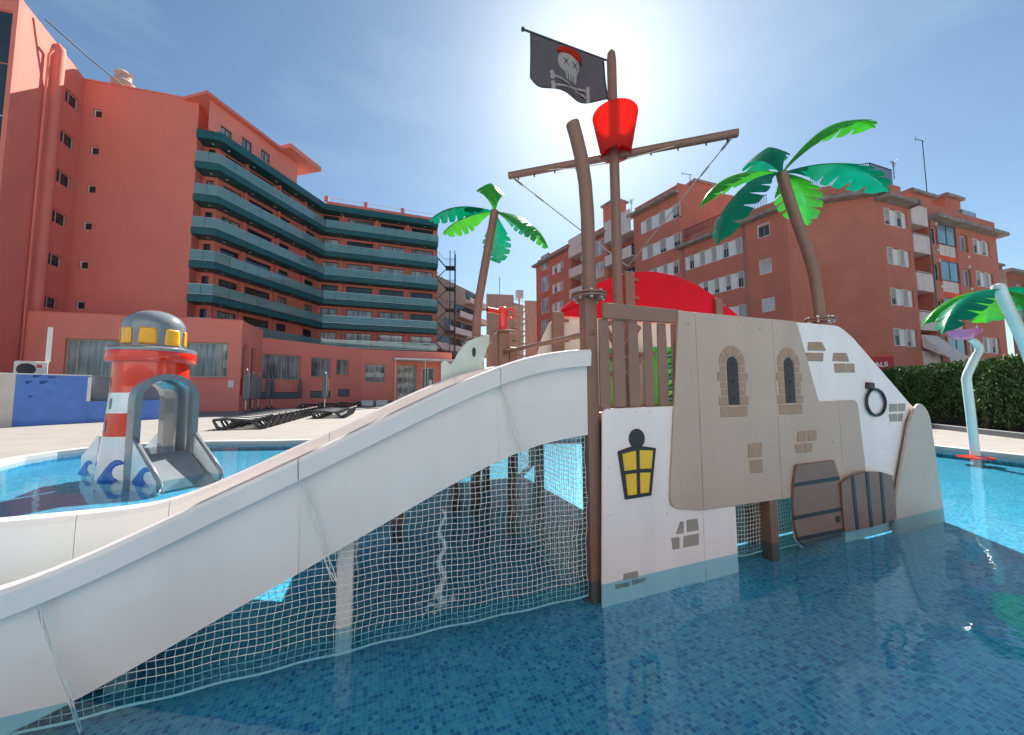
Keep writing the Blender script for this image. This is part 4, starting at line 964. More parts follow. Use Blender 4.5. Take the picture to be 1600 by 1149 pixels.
# cable across the tower top
c0, c1 = PW.pt(PW.at(62, 28)[0], 0, -.3), PL.pt(PL.at(215, 140)[0], RZ + .3, 3)
c0.z = PW.at(62, 28)[1]
tag(MB().tube([c0, c0.lerp(c1, .3) + Vector((0, 0, -.25)), c0.lerp(c1, .6) + Vector((0, 0, -.3)), c1], .05, 6).build('overhead_cable', DARKST), 'dark cable slung over the hotel tower roof past the vent', 'cable')

# ------------------------------------------------------------------ low front building of the hotel
lb = onz(335, 643, DZ); PB = Plane(lb, 73.6); BZ = 7.33
annex = thing('hotel_annexe', 'low salmon pink building with curtained windows in front of the hotel tower', 'building', (lb.x - 4, lb.y, DZ))
sr_ = PB.at(376.5, 560)[0]; sl_ = PB.at(-90, 500)[0]
w1 = PB.rect(100, 528.5, 357, 590); w1 = (w1[0], PB.at(356, 560)[0], 2.72, 5.5); w0 = PB.rect(-25, 525, 25.5, 558)
mb = MB(); wall_holes(mb, PB, sl_, sr_, 0, BZ, [w0, w1], .3)
PS = Plane(PB.pt(sr_, 0), -17.5)
ls = 4.6; sh = [(.35, 1.25, 2.6, 5.5), (2.1, 3.1, .1, 5.4)]
wall_holes(mb, PS, 0, ls, 0, BZ, sh, .3)
mb.add([PB.pt(sl_, BZ), PB.pt(sr_, BZ), PS.pt(ls, BZ), PB.pt(sl_, BZ, ls)], [(0, 1, 2, 3)]); mb.build('wall', SALMON2, annex)
mb = MB(); mb.pbox(PB, sl_, sr_ + .03, BZ, BZ + .07, -.04, .25); mb.build('parapet_cap', SALMON, annex)
window(PB, w0, annex, DARKST, GLASS_D, mull=(.5, .8), dep=.22, fw_=.06)
tm = [(PB.at(x, 560)[0] - w1[0]) / (w1[1] - w1[0]) for x in (118, 343)]
window(PB, w1, annex, TAN_F, GLASS_C, mull=(tm[0], .35, .62, tm[1]), dep=.22, fw_=.11, sill=SALMON)
for r in sh: window(PS, r, annex, TAN_F, GLASS_D, mull=(), dep=.25, fw_=.1)
# set back right-hand stretch
J0 = PS.pt(ls, 0); J1 = ony(566, 540, 42.0); J2 = ony(706, 540, 46.3); J1.z = J2.z = 0
PA, PC = Plane.two(J0, J1), Plane.two(J1, J2); LA, LC = (J1 - J0).length, (J2 - J1).length; BZ2 = 6.65
rightb = thing('hotel_ground_floor', 'low salmon pink wing with square windows and doors behind the loungers', 'building', (J1.x, J1.y, DZ))
def wr(P, x0, y0, x1, y1):
    a, z1 = P.at(x0, y0); b, _ = P.at(x1, (y0 + y1) / 2); _, z0 = P.at(x0, y1); return (a, b, z0, z1)
wa = [wr(PA, 411, 552, 470, 593), wr(PA, 487, 558, 517, 589), wr(PA, 526, 561, 545, 586), wr(PA, 408, 613, 470, 624), wr(PA, 485, 611, 516, 622), wr(PA, 528, 608, 546, 620)]
wa2 = [tuple(r) for r in wa]
mb = MB(); wall_holes(mb, PA, 0, LA, 0, BZ2, wa2, .35)
wcs = [wr(PC, 575, 563, 582, 586)]
wcs = [(.35, 2.6, 2.7, 4.9), (4.0, 6.3, .55, 4.9), (7.0, 8.5, .55, 4.6), (9.7, 11.6, .55, 4.6)]
wcs = [r for r in wcs if r[1] < LC - .1]
wall_holes(mb, PC, 0, LC, 0, BZ2, wcs, .35)
mb.add([J0 + Vector((0, 0, BZ2)), J1 + Vector((0, 0, BZ2)), J2 + Vector((0, 0, BZ2)), J2 + Vector((-3, 6, BZ2)), J0 + Vector((-3, 6, BZ2))], [(0, 1, 2, 3, 4)])
PR = Plane(J2, -18); wall_holes(mb, PR, 0, 10, 0, BZ2, [], .1)
mb.pbox(PC, LC - 1.5, LC + 1.2, 0, BZ2 - .9, -.3, 3)
mb.build('wall', SALMON2, rightb)
for r in wa2[:3]: window(PA, r, rightb, TAN_F, GLASS_C, mull=(.5,), dep=.25, fw_=.1, sill=SALMON)
for r in wa2[3:]: window(PA, r, rightb, DARKST, GREYP, mull=(), dep=.06, fw_=.05, name='vent_panel')
for k, r in enumerate(wcs): window(PC, r, rightb, TAN_F if k < 2 else ALU, (GLASS_C, GLASS_C, GLASS_D, GLASS_D)[k], mull=((.5,), (.3, .62), (.5,), (.55,))[k], dep=.25, fw_=.1)
MB().pbox(PC, 3.5, LC + .3, 5.35, 5.55, -2.2, 0).build('entrance_canopy', WHITE_P, rightb)
for s in (3.6, 7.0, 11.4):
    if s < LC: MB().pbox(PC, s - .04, s + .04, 0, 5.35, -2.15, -2.07).build('canopy_post', ALU, rightb)
MB().pbox(PC, 3.8, LC - 1, 0, .55, -2.0, 0).build('entrance_landing', WALL_W, rightb)
for s in (4.0, 6.4):
    for q in range(3): pass
    mb = MB(); mb.tube([PC.pt(s, .55, -2.0), PC.pt(s, 1.5, -2.0), PC.pt(s, 1.5, -.3)], .035, 8); mb.tube([PC.pt(s, 1.5, -2.0), PC.pt(s, 1.0, -3.2), PC.pt(s, .08, -3.2)], .035, 8); mb.build('stair_rail', STEEL, rightb)
mb = MB()
for q in range(6): mb.tube([PC.pt(4.0 + .48 * q, .55, -2.0), PC.pt(4.0 + .48 * q, 1.5, -2.0)], .02, 6)
mb.tube([PC.pt(4.0, 1.5, -2.0), PC.pt(6.4, 1.5, -2.0)], .03, 8); mb.build('landing_rail', STEEL, rightb)
# two poster sheets on the entrance doors
for r in wcs[2:]:
    c = (r[0] + r[1]) / 2; MB().pbox(PC, c + .15, c + .5, 2.4, 3.1, .17, .178).build('door_notice', WHITE_P, rightb)
# signs on the side wall
tag(MB().pbox(PB, sr_ - .78, sr_ - .42, 1.95, 2.5, -.03, -.004).build('notice_board', WHITE_P), 'small white notice on the salmon wall left of the red board', 'sign')
tag(MB().pbox(PS, .1, 1.1, 1.3, 2.7, -.05, -.004).build('fire_point_board', mat('red_sign', (.55, .03, .03), .4, .1, 8)), 'red fire point board on the salmon side wall behind the parasols', 'sign')

# ------------------------------------------------------------------ brick apartment block on the right
bc_ = ony(1385, 430, 25.8); bc_ = Vector((bc_.x, bc_.y, 0))
apt = thing('brick_apartments', 'large terracotta brick apartment block with white shutters behind the pool', 'building', (bc_.x, bc_.y, 0))
QB = Plane(bc_, 71); EZ = 15.95
K_ = onz(1228, 327, EZ); E_ = onz(1062, 391, EZ); K_.z = E_.z = 0
Q1, Q2 = Plane.two(bc_, K_), Plane.two(K_, E_); l1, l2 = (K_ - bc_).length, (E_ - K_).length
rg2 = random.Random(11)
# near gable stretch
h1 = []
mb = MB(); wall_holes(mb, Q1, 0, l1, 3.9, EZ, h1, .2)
h2 = []
for y0, y1, xa, xb in ((352, 374, 1183, 1203), (407, 431, 1186, 1206), (467, 489, 1190, 1211)): h2.append(wr(Q2, xa, y0 + 1, xb, y1))
h2 = [(min(r[0], r[1]), max(r[0], r[1]), r[2], r[3]) for r in h2]
strips = []
for x0, x1, y, hh in ((1068, 1160, 369.5, 1.45), (1090, 1163, 422.5, 1.45), (1120, 1166, 474.5, 1.45)):
    a, z = Q2.at(x1, y); b, _ = Q2.at(x0, y); strips.append((a, b, z - hh, z))
wall_holes(mb, Q2, 0, l2, 0, EZ, h2 + strips, .2)
mb.add([bc_ + Vector((0, 0, EZ)), K_ + Vector((0, 0, EZ)), E_ + Vector((0, 0, EZ)), E_ + QB.d * 14 + Vector((0, 0, EZ)), QB.pt(6, EZ)], [(0, 1, 2, 3, 4)])
mb.build('wall', BRICK, apt)
def shutter(P, r, parent=None, part=.0):
    """white frame with a roller shutter let down to leave the lower share `part` open"""
    s0, s1, z0, z1 = r; w = MB(); f = .05
    w.pbox(P, s0, s1, z1 - f, z1, .02, .12); w.pbox(P, s0, s1, z0, z0 + f, .0, .12); w.pbox(P, s0, s0 + f, z0 + f, z1 - f, .02, .12); w.pbox(P, s1 - f, s1, z0 + f, z1 - f, .02, .12)
    w = w.build('window', ALU, parent); zc = z0 + f + (z1 - z0 - 2 * f) * part
    n = 9; mb = MB()
    for i in range(n):
        a = zc + (z1 - f - zc) * i / n; b_ = zc + (z1 - f - zc) * (i + 1) / n
        mb.pbox(P, s0 + f, s1 - f, a, b_ - .012, .09, .105)
    struct(mb.build('shutter', SHUT, w), 'stuff')
    if part > .03:
        m_ = (s0 + s1) / 2
        for a, b_ in ((s0 + f, m_ - .02), (m_ + .02, s1 - f)): MB().pbox(P, a, b_, z0 + f, zc, .10, .115).build('pane', GLASS_D, w)
    return w
for i, r in enumerate(h2): shutter(Q2, r, apt, (.85, 0, 0)[i])
def strip(P, r, n, parent):
    s0, s1, z0, z1 = r; MB().pbox(P, s0, s1, z0, z1, .12, .16).build('window_band', WHITE_P, parent)
    for k in range(n):
        a = s0 + (s1 - s0) * (k + .08) / n; b_ = a + (s1 - s0) / n * .48
        shutter(P, (a, b_, z0, z1), parent, rg2.choice((0, .25, .4, 0, .6)))
for r, n in zip(strips, (5, 4, 2)): strip(Q2, r, n, apt)
# projecting eave and parapet
def eave(P, s0, s1, z, out=.7, th=.28, m=CORN): return MB().hexa([P.pt(s0, z, -out), P.pt(s1, z, -out), P.pt(s1, z - .06, .1), P.pt(s0, z - .06, .1), P.pt(s0, z + th, -out), P.pt(s1, z + th, -out), P.pt(s1, z + th, .1), P.pt(s0, z + th, .1)]).build('eave', m, apt)
eave(Q1, -.3, l1, EZ); eave(Q2, 0, l2, EZ); eave(QB, -.3, 3.6, EZ - .45)
mb = MB(); mb.pbox(Q1, 0, l1, EZ + .28, EZ + 1.5, .35, .6); mb.pbox(Q2, 0, l2 - 1, EZ + .28, EZ + 1.2, .35, .6); mb.pbox(QB, 0, 3.6, EZ + .28, EZ + 1.5, .35, .6); mb.build('parapet', BRICK, apt)
def railing(P, s0, s1, z0, z1, o, parent, m=DARKST, st=.12, name='railing'):
    mb = MB(); mb.pbox(P, s0, s1, z1 - .05, z1, o, o + .05); mb.pbox(P, s0, s1, z0, z0 + .04, o, o + .05)
    k = s0
    while k < s1: mb.pbox(P, k, k + .025, z0 + .04, z1 - .05, o + .01, o + .04); k += st
    return mb.build(name, m, parent)
railing(Q2, 1.5, l2 - .3, EZ + 1.2, EZ + 2.1, .4, apt)
railing(Q1, .2, 4.0, EZ + 1.5, EZ + 2.9, .5, apt, name='roof_cage'); railing(QB, .2, 3.0, EZ + 1.5, EZ + 2.9, .5, apt, name='roof_cage')
# tall stretch running away to the left
FARs = Q2.at(838, 440)[0]; s_e = l2; s1_0 = Q2.at(990, 360)[0]; s2_0 = Q2.at(948, 370)[0]; s3_0 = Q2.at(916, 390)[0]; s4_0 = Q2.at(892, 400)[0]
zt1 = Q2.at(1064, 300)[1]; zp1 = Q2.at(1064, 282)[1]; zt5 = Q2.at(860, 405)[1]
hs = []; st2 = []
for x0, x1, y in ((999, 1063, 315.5), (1001, 1065, 361)):
    b, z = Q2.at(x1, y); a, _ = Q2.at(x0, y); st2.append((b, a, z - 1.5, z))
b, z = Q2.at(1066, 404); a, _ = Q2.at(1012, 404); st2.append((l2 + .1, a, strips[0][2], strips[0][3])); st2.append((l2 + .1, a, strips[1][2], strips[1][3]))
mb = MB(); wall_holes(mb, Q2, s_e, s1_0, 0, zt1, st2, .2)
SW = Plane(E_, 71)       # side wall of the tall part above the terrace
wall_holes(mb, SW, 0, 9, EZ, zp1, [], .1)
tall = [r for r in st2]
# end stretch with windows
h5 = []
for y in (411, 441, 471, 501):
    h5.append(tuple(sorted((Q2.at(862, y)[0], Q2.at(880, y)[0]))) + (Q2.at(871, y)[1] - 1.55, Q2.at(871, y)[1] - .1))
g5 = []
for y in (398, 432, 466, 500):
    g5.append(tuple(sorted((Q2.at(845, y)[0], Q2.at(857, y)[0]))) + (Q2.at(851, y)[1] - 2.5, Q2.at(851, y)[1] + .0))
wall_holes(mb, Q2, s4_0, FARs, 0, zt5, h5 + g5, .25)
h3 = []
for k in range(5): h3.append((s2_0 + .6, s2_0 + 2.4, zt1 - 2.6 - 3 * k, zt1 - .5 - 3 * k))
wall_holes(mb, Q2, s2_0, s3_0, 0, zt1 - .2, h3, .25)
wall_holes(mb, Q2, s1_0, s2_0, 0, zt1 - .6, [], .1, 1.5); wall_holes(mb, Q2, s3_0, s4_0, 0, zt5 - .6, [], .1, 1.5)
mb.pbox(Q2, s1_0 - .15, s1_0, 0, zt1, .01, 1.5); mb.pbox(Q2, s2_0, s2_0 + .15, 0, zt1 - .3, .01, 1.5); mb.pbox(Q2, s3_0 - .15, s3_0, 0, zt1 - .3, .01, 1.5); mb.pbox(Q2, s4_0, s4_0 + .15, 0, zt5, .01, 1.5)
PX = Plane(Q2.pt(FARs, 0), 71); wall_holes(mb, PX, -.02, 8, 0, zt5, [], .1)
mb.pbox(Q2, s_e, s1_0, zt1 + .3, zp1, .3, .55); mb.pbox(Q2, s2_0, s3_0, zt1 + .05, zt1 + 1.1, .3, .55); mb.pbox(Q2, s4_0, FARs, zt5, zt5 + 1.0, .2, .45)
mb.build('tall_wall', BRICK, apt)
for r in st2: strip(Q2, r, 3, apt)
for r in h5: strip(Q2, r, 2, apt)
for r in g5: window(Q2, r, apt, ALU, GLASS_B, mull=(.5,), dep=.15, fw_=.1)
for r in h3: window(Q2, r, apt, ALU, GLASS_B, mull=(.5,), dep=.15, fw_=.1)
eave(Q2, s_e - .2, s1_0 + .4, zt1); eave(Q2, s2_0 - .3, s3_0 + .3, zt1 - .25); eave(Q2, s4_0 - .3, FARs + .4, zt5 - .1)
for a, b_, zt in ((s1_0 + .05, s2_0 - .05, zt1), (s3_0 + .05, s4_0 - .05, zt5)):
    for k in range(6):
        z = zt - .4 - 3.0 * k + (1.4 if k == 0 else 0)
        bal = MB().pbox(Q2, a, b_, z - 1.15 - (1.4 if k == 0 else 0), z, -.5, -.38).build('balcony_front', BALC_W, apt)
        MB().pbox(Q2, a, b_, z - 1.3 - (1.4 if k == 0 else 0), z - 1.16 - (1.4 if k == 0 else 0), -.5, 1.5).build('balcony_floor', BALC_W, bal)
        if k: MB().pbox(Q2, a + .6, b_ - .6, z - .9, z + 1.1, 1.42, 1.48).build('balcony_door', GLASS_D, bal)
# front facing right
BR = [15.09, 12.05, 8.97, 5.95]; hb = [(.28, 3.3, z - 1.32, z) for z in BR]
lg0, lg1 = 3.75, 6.0
mb = MB(); wall_holes(mb, QB, 0, lg0, 0, EZ - .3, hb, .35); wall_holes(mb, QB, lg0, lg1, 0, EZ - .2, [], .1, 1.6); mb.pbox(QB, lg0 - .15, lg0, 0, EZ - .3, .36, 1.6); mb.pbox(QB, lg1, lg1 + .15, 0, EZ - .3, .01, 1.6)
RW = 16.9; bay0, bay1 = QB.at(1471, 420)[0], QB.at(1499, 420)[0]
hr = [(12.8, 15.65, z - 1.35, z) for z in (14.43, 11.57, 8.7, 5.84)]
hsm = [(bay0 - .95, bay0 - .1, z - 1.5, z) for z in (14.6, 11.6, 8.6, 5.6)] + [(bay1 + .5, bay1 + 1.75, z - 1.5, z) for z in (14.5, 11.5, 8.55, 5.6)]
hbay = [(bay0, bay1, 2.2, 15.0)]
wall_holes(mb, QB, lg1, RW, 0, 16.4, hr + hsm + hbay, .4)
RS = Plane(QB.pt(RW, 0), -19); wall_holes(mb, RS, 0, 12, 0, 16.4, [], .1)
mb.build('front_wall', BRICK, apt)
for r in hb + hr: strip(QB, r, 2, apt)
for k, r in enumerate(hsm): window(QB, r, apt, ALU, GLASS_D if k < 4 else GLASS_C, mull=(), dep=.2, fw_=.07)
for z in BR:
    a = z - 1.7; gl = MB().pbox(QB, bay0 + .1, bay1 - .1, a - 1.0, a - .15, .1, .16).build('bay_spandrel', BALC_W, apt)
    window(QB, (bay0 + .05, bay1 - .05, a - .1, a + 1.55), apt, DARKST, mat('blue_glass', (.16, .32, .40), .08, .2, 1.0, spec=.8), mull=(.5,), dep=.1, fw_=.05)
for k, z in enumerate([16.9] + [b_ - 1.35 for b_ in BR]):
    zt = z - .25 if k else EZ - .05; h = 1.25 if k else 1.4
    bal = MB().pbox(QB, lg0 + .02, lg1 - .02, zt - h, zt, -.06, .06).build('balcony_front', BALC_W, apt)
    MB().pbox(QB, lg0 + .02, lg1 - .02, zt - h - .15, zt - h - .003, -.06, 1.6).build('balcony_floor', BALC_W, bal)
    if k: MB().tube([QB.pt(lg0 + .05, zt + .12, 0), QB.pt(lg1 - .05, zt + .12, 0)], .03, 6).build('balcony_rail', STEEL, bal)
for k in range(4):
    z = 14.6 - 3.0 * k; MB().pbox(QB, RW - .0, RW + .9, z - 2.3, z - 1.1, .3, 1.6).build('side_balcony', BALC_W, apt)
eave(QB, 6.2, RW + .6, 15.05, .6); eave(QB, 3.2, 3.7, EZ - .45, .7)
# awning over a low balcony, chimneys, aerials, roof glass box
MB().hexa([QB.pt(lg0, 4.6, -.05), QB.pt(lg1, 4.6, -.05), QB.pt(lg1 + 1.0, 3.75, -1.2), QB.pt(lg0 + .3, 3.75, -1.2), QB.pt(lg0, 5.6, -.02), QB.pt(lg1, 5.6, -.02), QB.pt(lg1 + 1.0, 3.8, -1.2), QB.pt(lg0 + .3, 3.8, -1.2)]).build('awning', BALC_W, apt)
def chimney(P, x0, x1, ytop, o, zb, dpt=1.4):
    a, z = P.at(x0, ytop, o); b_, _ = P.at(x1, ytop, o); a, b_ = min(a, b_), max(a, b_)
    c = MB().pbox(P, a, b_, zb, z - .25, o, o + dpt).build('chimney', BRICK, apt); MB().pbox(P, a - .25, b_ + .25, z - .25, z, o - .25, o + dpt + .25).build('chimney_cap', CORN, c)
chimney(QB, 1476, 1499, 303, 1.0, 16.3, 1.2); chimney(QB, 1422, 1455, 296, 1.2, 15.5, 2.0); chimney(SW, 1085, 1114, 281, 1.0, EZ, 2.0); chimney(Q2, 942, 962, 322, 2.5, zt1 - .5, 2.0)
a, z = QB.at(1503, 327, .8); b_, _ = QB.at(1524, 327, .8); MB().pbox(QB, a, b_, 16.3, z, .8, 2.2).build('roof_glass_box', GLASS_B, apt)
def aerial(P, x, y0, y1, o, kind=0):
    s, zt = P.at(x, y0, o); zb = P.at(x, y1, o)[1] - .6; mb = MB(); c = P.pt(s, 0, o)
    mb.tube([c + Vector((0, 0, zb)), c + Vector((0, 0, zt))], .035, 6)
    if kind:
        for k in range(4): mb.tube([P.pt(s - .5 + .08 * k, zt - .1 - .12 * k, o), P.pt(s + .5 - .08 * k, zt - .1 - .12 * k, o)], .018, 5)
        mb.tube([P.pt(s - .1, zt - .05, o - .4), P.pt(s + .1, zt - .5, o + .4)], .018, 5)
    else:
        mb.tube([P.pt(s - 1.1, zt - .1, o), P.pt(s + .3, zt - .0, o)], .03, 5); mb.tube([P.pt(s - 1.1, zt - .3, o), P.pt(s - 1.1, zt + .1, o)], .02, 5)
    mb.build('aerial', DARKST, apt)
aerial(QB, 1441, 220, 300, 2.0); aerial(Q2, 986, 312, 330, 1.0, 1); aerial(SW, 1078, 273, 286, .6); aerial(QB, 1395, 252, 270, 3, 1)
MB().lathe([(.0, 0), (.35, .05), (.55, .2)], Q2.pt(Q2.at(1008, 308, .8)[0], zp1 - .4, .8), 16).build('satellite_dish', WHITE_P, apt)
# shop sign
sgz = QB.at(1390, 575)[1]
sign = thing('shop_sign', 'red shop sign with white capital letters above the hedge', 'sign', Q1.pt(1.5, 2.9, -.1))
MB().pbox(Q1, .05, 6.0, 2.55, 3.85, -.12, -.02).build('sign_panel', mat('red_sign_panel', (.42, .01, .02), .4, .1, 4), sign)
fc = bpy.data.curves.new('letters', 'FONT'); fc.body = 'NALS'; fc.size = .47; fc.extrude = .02; fc.offset = .008
tmp = bpy.data.objects.new('letters', fc); COL.objects.link(tmp); bpy.context.view_layer.update()
me = bpy.data.meshes.new_from_object(tmp); bpy.data.objects.remove(tmp); me.materials.append(WHITE_P) if not me.materials else None
lt = bpy.data.objects.new('lettering', me); COL.objects.link(lt); lt.parent = sign
xs = [v.co.x for v in me.vertices]; lw = max(xs)
right = -Q1.d; fwd = Q1.b
lt.matrix_local = Matrix.Translation(Q1.pt(.40 + lw, 3.12, -.145) - Vector(sign.location)) @ Matrix(((right.x, 0, -fwd.x, 0), (right.y, 0, -fwd.y, 0), (0, 1, 0, 0), (0, 0, 0, 1)))
if not me.materials: me.materials.append(WHITE_P)
else: me.materials[0] = WHITE_P

# ------------------------------------------------------------------ brick house at the far right edge
fb = ony(1583, 470, 42); fb.z = 0
far = thing('far_brick_block', 'darker brick block half hidden behind the right spray palm', 'building', (fb.x, fb.y, 0)); PFB = Plane(fb, 71)
zf = PFB.at(1590, 428)[1]; hf = [(1.2 + 3.4 * i, 3.0 + 3.4 * i, z - 1.4, z) for i in range(4) for z in (zf - 1.2, zf - 4.2, zf - 7.2, zf - 10.2)]
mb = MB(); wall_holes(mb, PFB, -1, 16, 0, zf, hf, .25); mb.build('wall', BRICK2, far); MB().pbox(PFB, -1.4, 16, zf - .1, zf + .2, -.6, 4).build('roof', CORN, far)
for r in hf: window(PFB, r, far, ALU, GLASS_C, dep=.2)
c = MB().pbox(PFB, 0, 1.6, zf + .2, PFB.at(1590, 413)[1], 1, 2.4).build('chimney', BRICK2, far); MB().pbox(PFB, -.2, 1.8, PFB.at(1590, 413)[1], PFB.at(1590, 413)[1] + .25, .8, 2.6).build('chimney_cap', CORN, c)

# ------------------------------------------------------------------ cream block in the gap, with curved outside stair
cr0 = ony(760, 540, 68); cr0.z = 0
creamb = thing('cream_apartments', 'cream apartment block with white balconies between hotel and brick building', 'building', (cr0.x, cr0.y, 0)); CP = Plane(cr0, 80); CL = Plane(cr0, 168)
zc = CP.at(775, 460)[1]; scr = CP.at(803, 500)[0]; sce = CP.at(842, 500)[0]
mb = MB(); wall_holes(mb, CP, 0, scr, 0, zc, [], .1); wall_holes(mb, CP, scr, scr + 2.2, 0, zc - 1.5, [], .1, 1.4); wall_holes(mb, CP, scr + 2.2, sce + 3, 0, zc - 1.0, [], .1)
CS = Plane.two(cr0, ony(684, 540, 54)); lcs = 22
wall_holes(mb, CS, 0, lcs, 0, zc - .4, [], .1, 1.2); mb.build('wall', CREAM_B, creamb)
for k in range(6):
    z = zc - 1.2 - 3.05 * k; L = 6 + k * 3.2 if k < 5 else 22
    bl = MB().pbox(CS, .1, min(lcs, L), z - 1.9, z - .95, -.1, .05).build('balcony_front', WHITE_P, creamb); MB().pbox(CS, .1, min(lcs, L), z - 2.1, z - 1.91, -.1, 1.2).build('balcony_floor', CREAM_B, bl)
    MB().pbox(CS, .6, min(lcs, L) - .4, z - .9, z + .5, 1.1, 1.15).build('balcony_glazing', GLASS_D, bl)
for k in range(7):
    z = zc - 1.6 - 2.4 * k; c = CP.pt(scr + 1.1, 0, .2)
    for q in range(2):
        mb = MB()
        a0 = math.pi * (1 + q); pts = [(c + Vector((1.35 * math.cos(a0 + math.pi * i / 8), 1.35 * math.sin(a0 + math.pi * i / 8), z - 1.2 * q - 1.2 * i / 8))) for i in range(9)]
        mb.tube(pts, .16, 6); mb.tube([p + Vector((0, 0, .9)) for p in pts], .05, 5); mb.build('stair_flight', CREAM_B, creamb)
MB().tube([CP.pt(scr + 1.1, 0, .2), CP.pt(scr + 1.1, zc + .4, .2)], .14, 8).build('stair_column', CREAM_B, creamb)
MB().pbox(CP, scr + .5, scr + 1.9, zc - .6, zc + 1.0, -.2, 1.0).build('stair_head', STEEL, creamb)
MB().tube([CP.pt(CP.at(783, 460)[0], zc, 2), CP.pt(CP.at(783, 460)[0], CP.at(783, 428)[1], 2)], .06, 5).build('aerial', DARKST, creamb)

# ------------------------------------------------------------------ fire escape at the hotel end
fe = mitre(3, DEP + .2); FE = Plane(fe, 85)
esc = thing('fire_escape', 'dark steel fire escape stair on the right end of the hotel', 'stair', (fe.x, fe.y, 0))
for s, o in ((1.9, -.8), (2.55, -.8), (2.55, .6)): MB().pbox(FE, s, s + .12, 0, 21.2, o, o + .12).build('column', DARKST, esc)
for k in range(6):
    z = FZ[k] + .05
    if k > 4: break
    lo = MB().pbox(FE, 1.3, 2.7, z - .1, z, -.85, .75).build('landing', DARKST, esc)
    mb = MB(); n = 9
    for i in range(n):
        t = i / n; mb.pbox(FE, .05 + 1.25 * t, .05 + 1.25 * (t + .9 / n), z + 1.45 - 1.45 * t - .05, z + 1.45 - 1.45 * t, -.8, -.05)
    struct(mb.build('treads', DARKST, esc), 'stuff')
    MB().tube([FE.pt(.0, z + 1.4, -.8), FE.pt(1.3, z - .05, -.8)], .06, 6).build('stringer', DARKST, esc); MB().tube([FE.pt(.0, z - 1.5, .0), FE.pt(1.5, z - .05, .0)], .06, 6).build('stringer', DARKST, esc)
    railing(FE, 1.3, 2.7, z, z + 1.05, -.86, esc, DARKST, .2)
    mb = MB(); mb.tube([FE.pt(0, z + 2.4, -.8), FE.pt(1.3, z + 1.0, -.8)], .025, 5)
    for i in range(5): t = i / 5; mb.tube([FE.pt(1.3 * t, z + 1.4 - 1.4 * t, -.8), FE.pt(1.3 * t, z + 2.4 - 1.4 * t, -.8)], .012, 4)
    mb.build('stair_rail', DARKST, esc)

# ------------------------------------------------------------------ hedge with its kerb and a low wall
h0, h1_ = onz(1460, 668, DZ), onz(1600, 684, DZ); hd = (Vector((h0.x, h0.y, 0)) - Vector((h1_.x, h1_.y, 0))).normalized(); hp = Vector((h1_.x, h1_.y, 0)) - hd * 5
HP = Plane.two(hp, hp + hd); HL = 18; HT = 2.2
rgh = random.Random(5)
hedge = thing('cypress_hedge', 'clipped dark green cypress hedge along the right side of the deck', 'hedge', (hp + hd * 8))
def leafmesh(n, name, m, fz):
    mb = MB(); vs = []; fs = []
    for i in range(n):
        s = rgh.uniform(0, HL); u = rgh.random(); zz = .25 + (HT - .25) * (1 - u ** 1.6); dp = fz(zz)
        if zz > HT - .06: o = rgh.uniform(.0, .8)
        else: o = .1 + .55 * rgh.random() ** 2.2
        bulge = .10 * math.sin(s * 1.9) + .06 * math.sin(s * 5.3 + zz * 3) + .05 * math.sin(zz * 4 + s)
        o += bulge; z = zz + .05 * math.sin(s * 2.7) + rgh.uniform(-.04, .05)
        if zz < 1.1 and rgh.random() > .25 + .6 * (zz - .25): continue
        c = HP.pt(s, z, o); L = rgh.uniform(.05, .12); w_ = rgh.uniform(.012, .028); tilt = Vector((rgh.uniform(-.6, .6), rgh.uniform(-.6, .6), rgh.uniform(.3, 1))).normalized()
        x = tilt.cross(Vector((rgh.uniform(-1, 1), rgh.uniform(-1, 1), .1))).normalized() * w_
        k = len(vs); vs += [c - x * .4, c + x * .4, c + tilt * L * .55 + x, c + tilt * L, c + tilt * L * .55 - x]; fs.append((k, k + 1, k + 2, k + 3, k + 4))
    mb.v = vs; mb.f = fs; return struct(mb.build(name, m, hedge), 'stuff')
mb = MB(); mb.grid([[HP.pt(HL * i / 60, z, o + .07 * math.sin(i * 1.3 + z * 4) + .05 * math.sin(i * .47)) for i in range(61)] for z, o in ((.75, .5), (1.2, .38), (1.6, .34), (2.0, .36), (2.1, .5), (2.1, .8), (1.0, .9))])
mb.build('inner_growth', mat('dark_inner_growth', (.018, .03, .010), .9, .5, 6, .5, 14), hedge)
leafmesh(34000, 'foliage', mat('cypress_green', (.045, .10, .018), .7, .45, 2.5), lambda z: .3)
leafmesh(14000, 'foliage', mat('cypress_light', (.09, .17, .03), .7, .4, 3), lambda z: .3)
for k in range(26):
    s = rgh.uniform(2, 16); c = HP.pt(s, DZ, rgh.uniform(.3, .55)); MB().tube([c, c + Vector((rgh.uniform(-.06, .06), .02, .7)), c + Vector((rgh.uniform(-.12, .12), .05, 1.5))], [.035, .028, .015], 6).build('trunk', mat('bark', (.09, .065, .05), .9, .3, 10, .3), hedge)
tag(MB().pbox(HP, 0, HL, DZ, DZ + .14, -.32, -.12).build('hedge_kerb', mat('grey_kerb', (.17, .18, .19), .8, .12, 3, .2)), 'grey kerb along the foot of the cypress hedge', 'kerb')
bw = thing('block_wall', 'dark low block wall seen through the foot of the hedge', 'wall', HP.pt(8, DZ, .8))
for c in range(4):
    for k in range(int(HL / .62)):
        a = .62 * k + (.31 if c % 2 else 0); MB().pbox(HP, a + .006, a + .614, DZ + .24 * c, DZ + .24 * c + .23, .8 + rgh.uniform(0, .008), 1.0).build('block', mat('dark_block', (.10, .085, .078), .9, .3, 4, .3), bw)

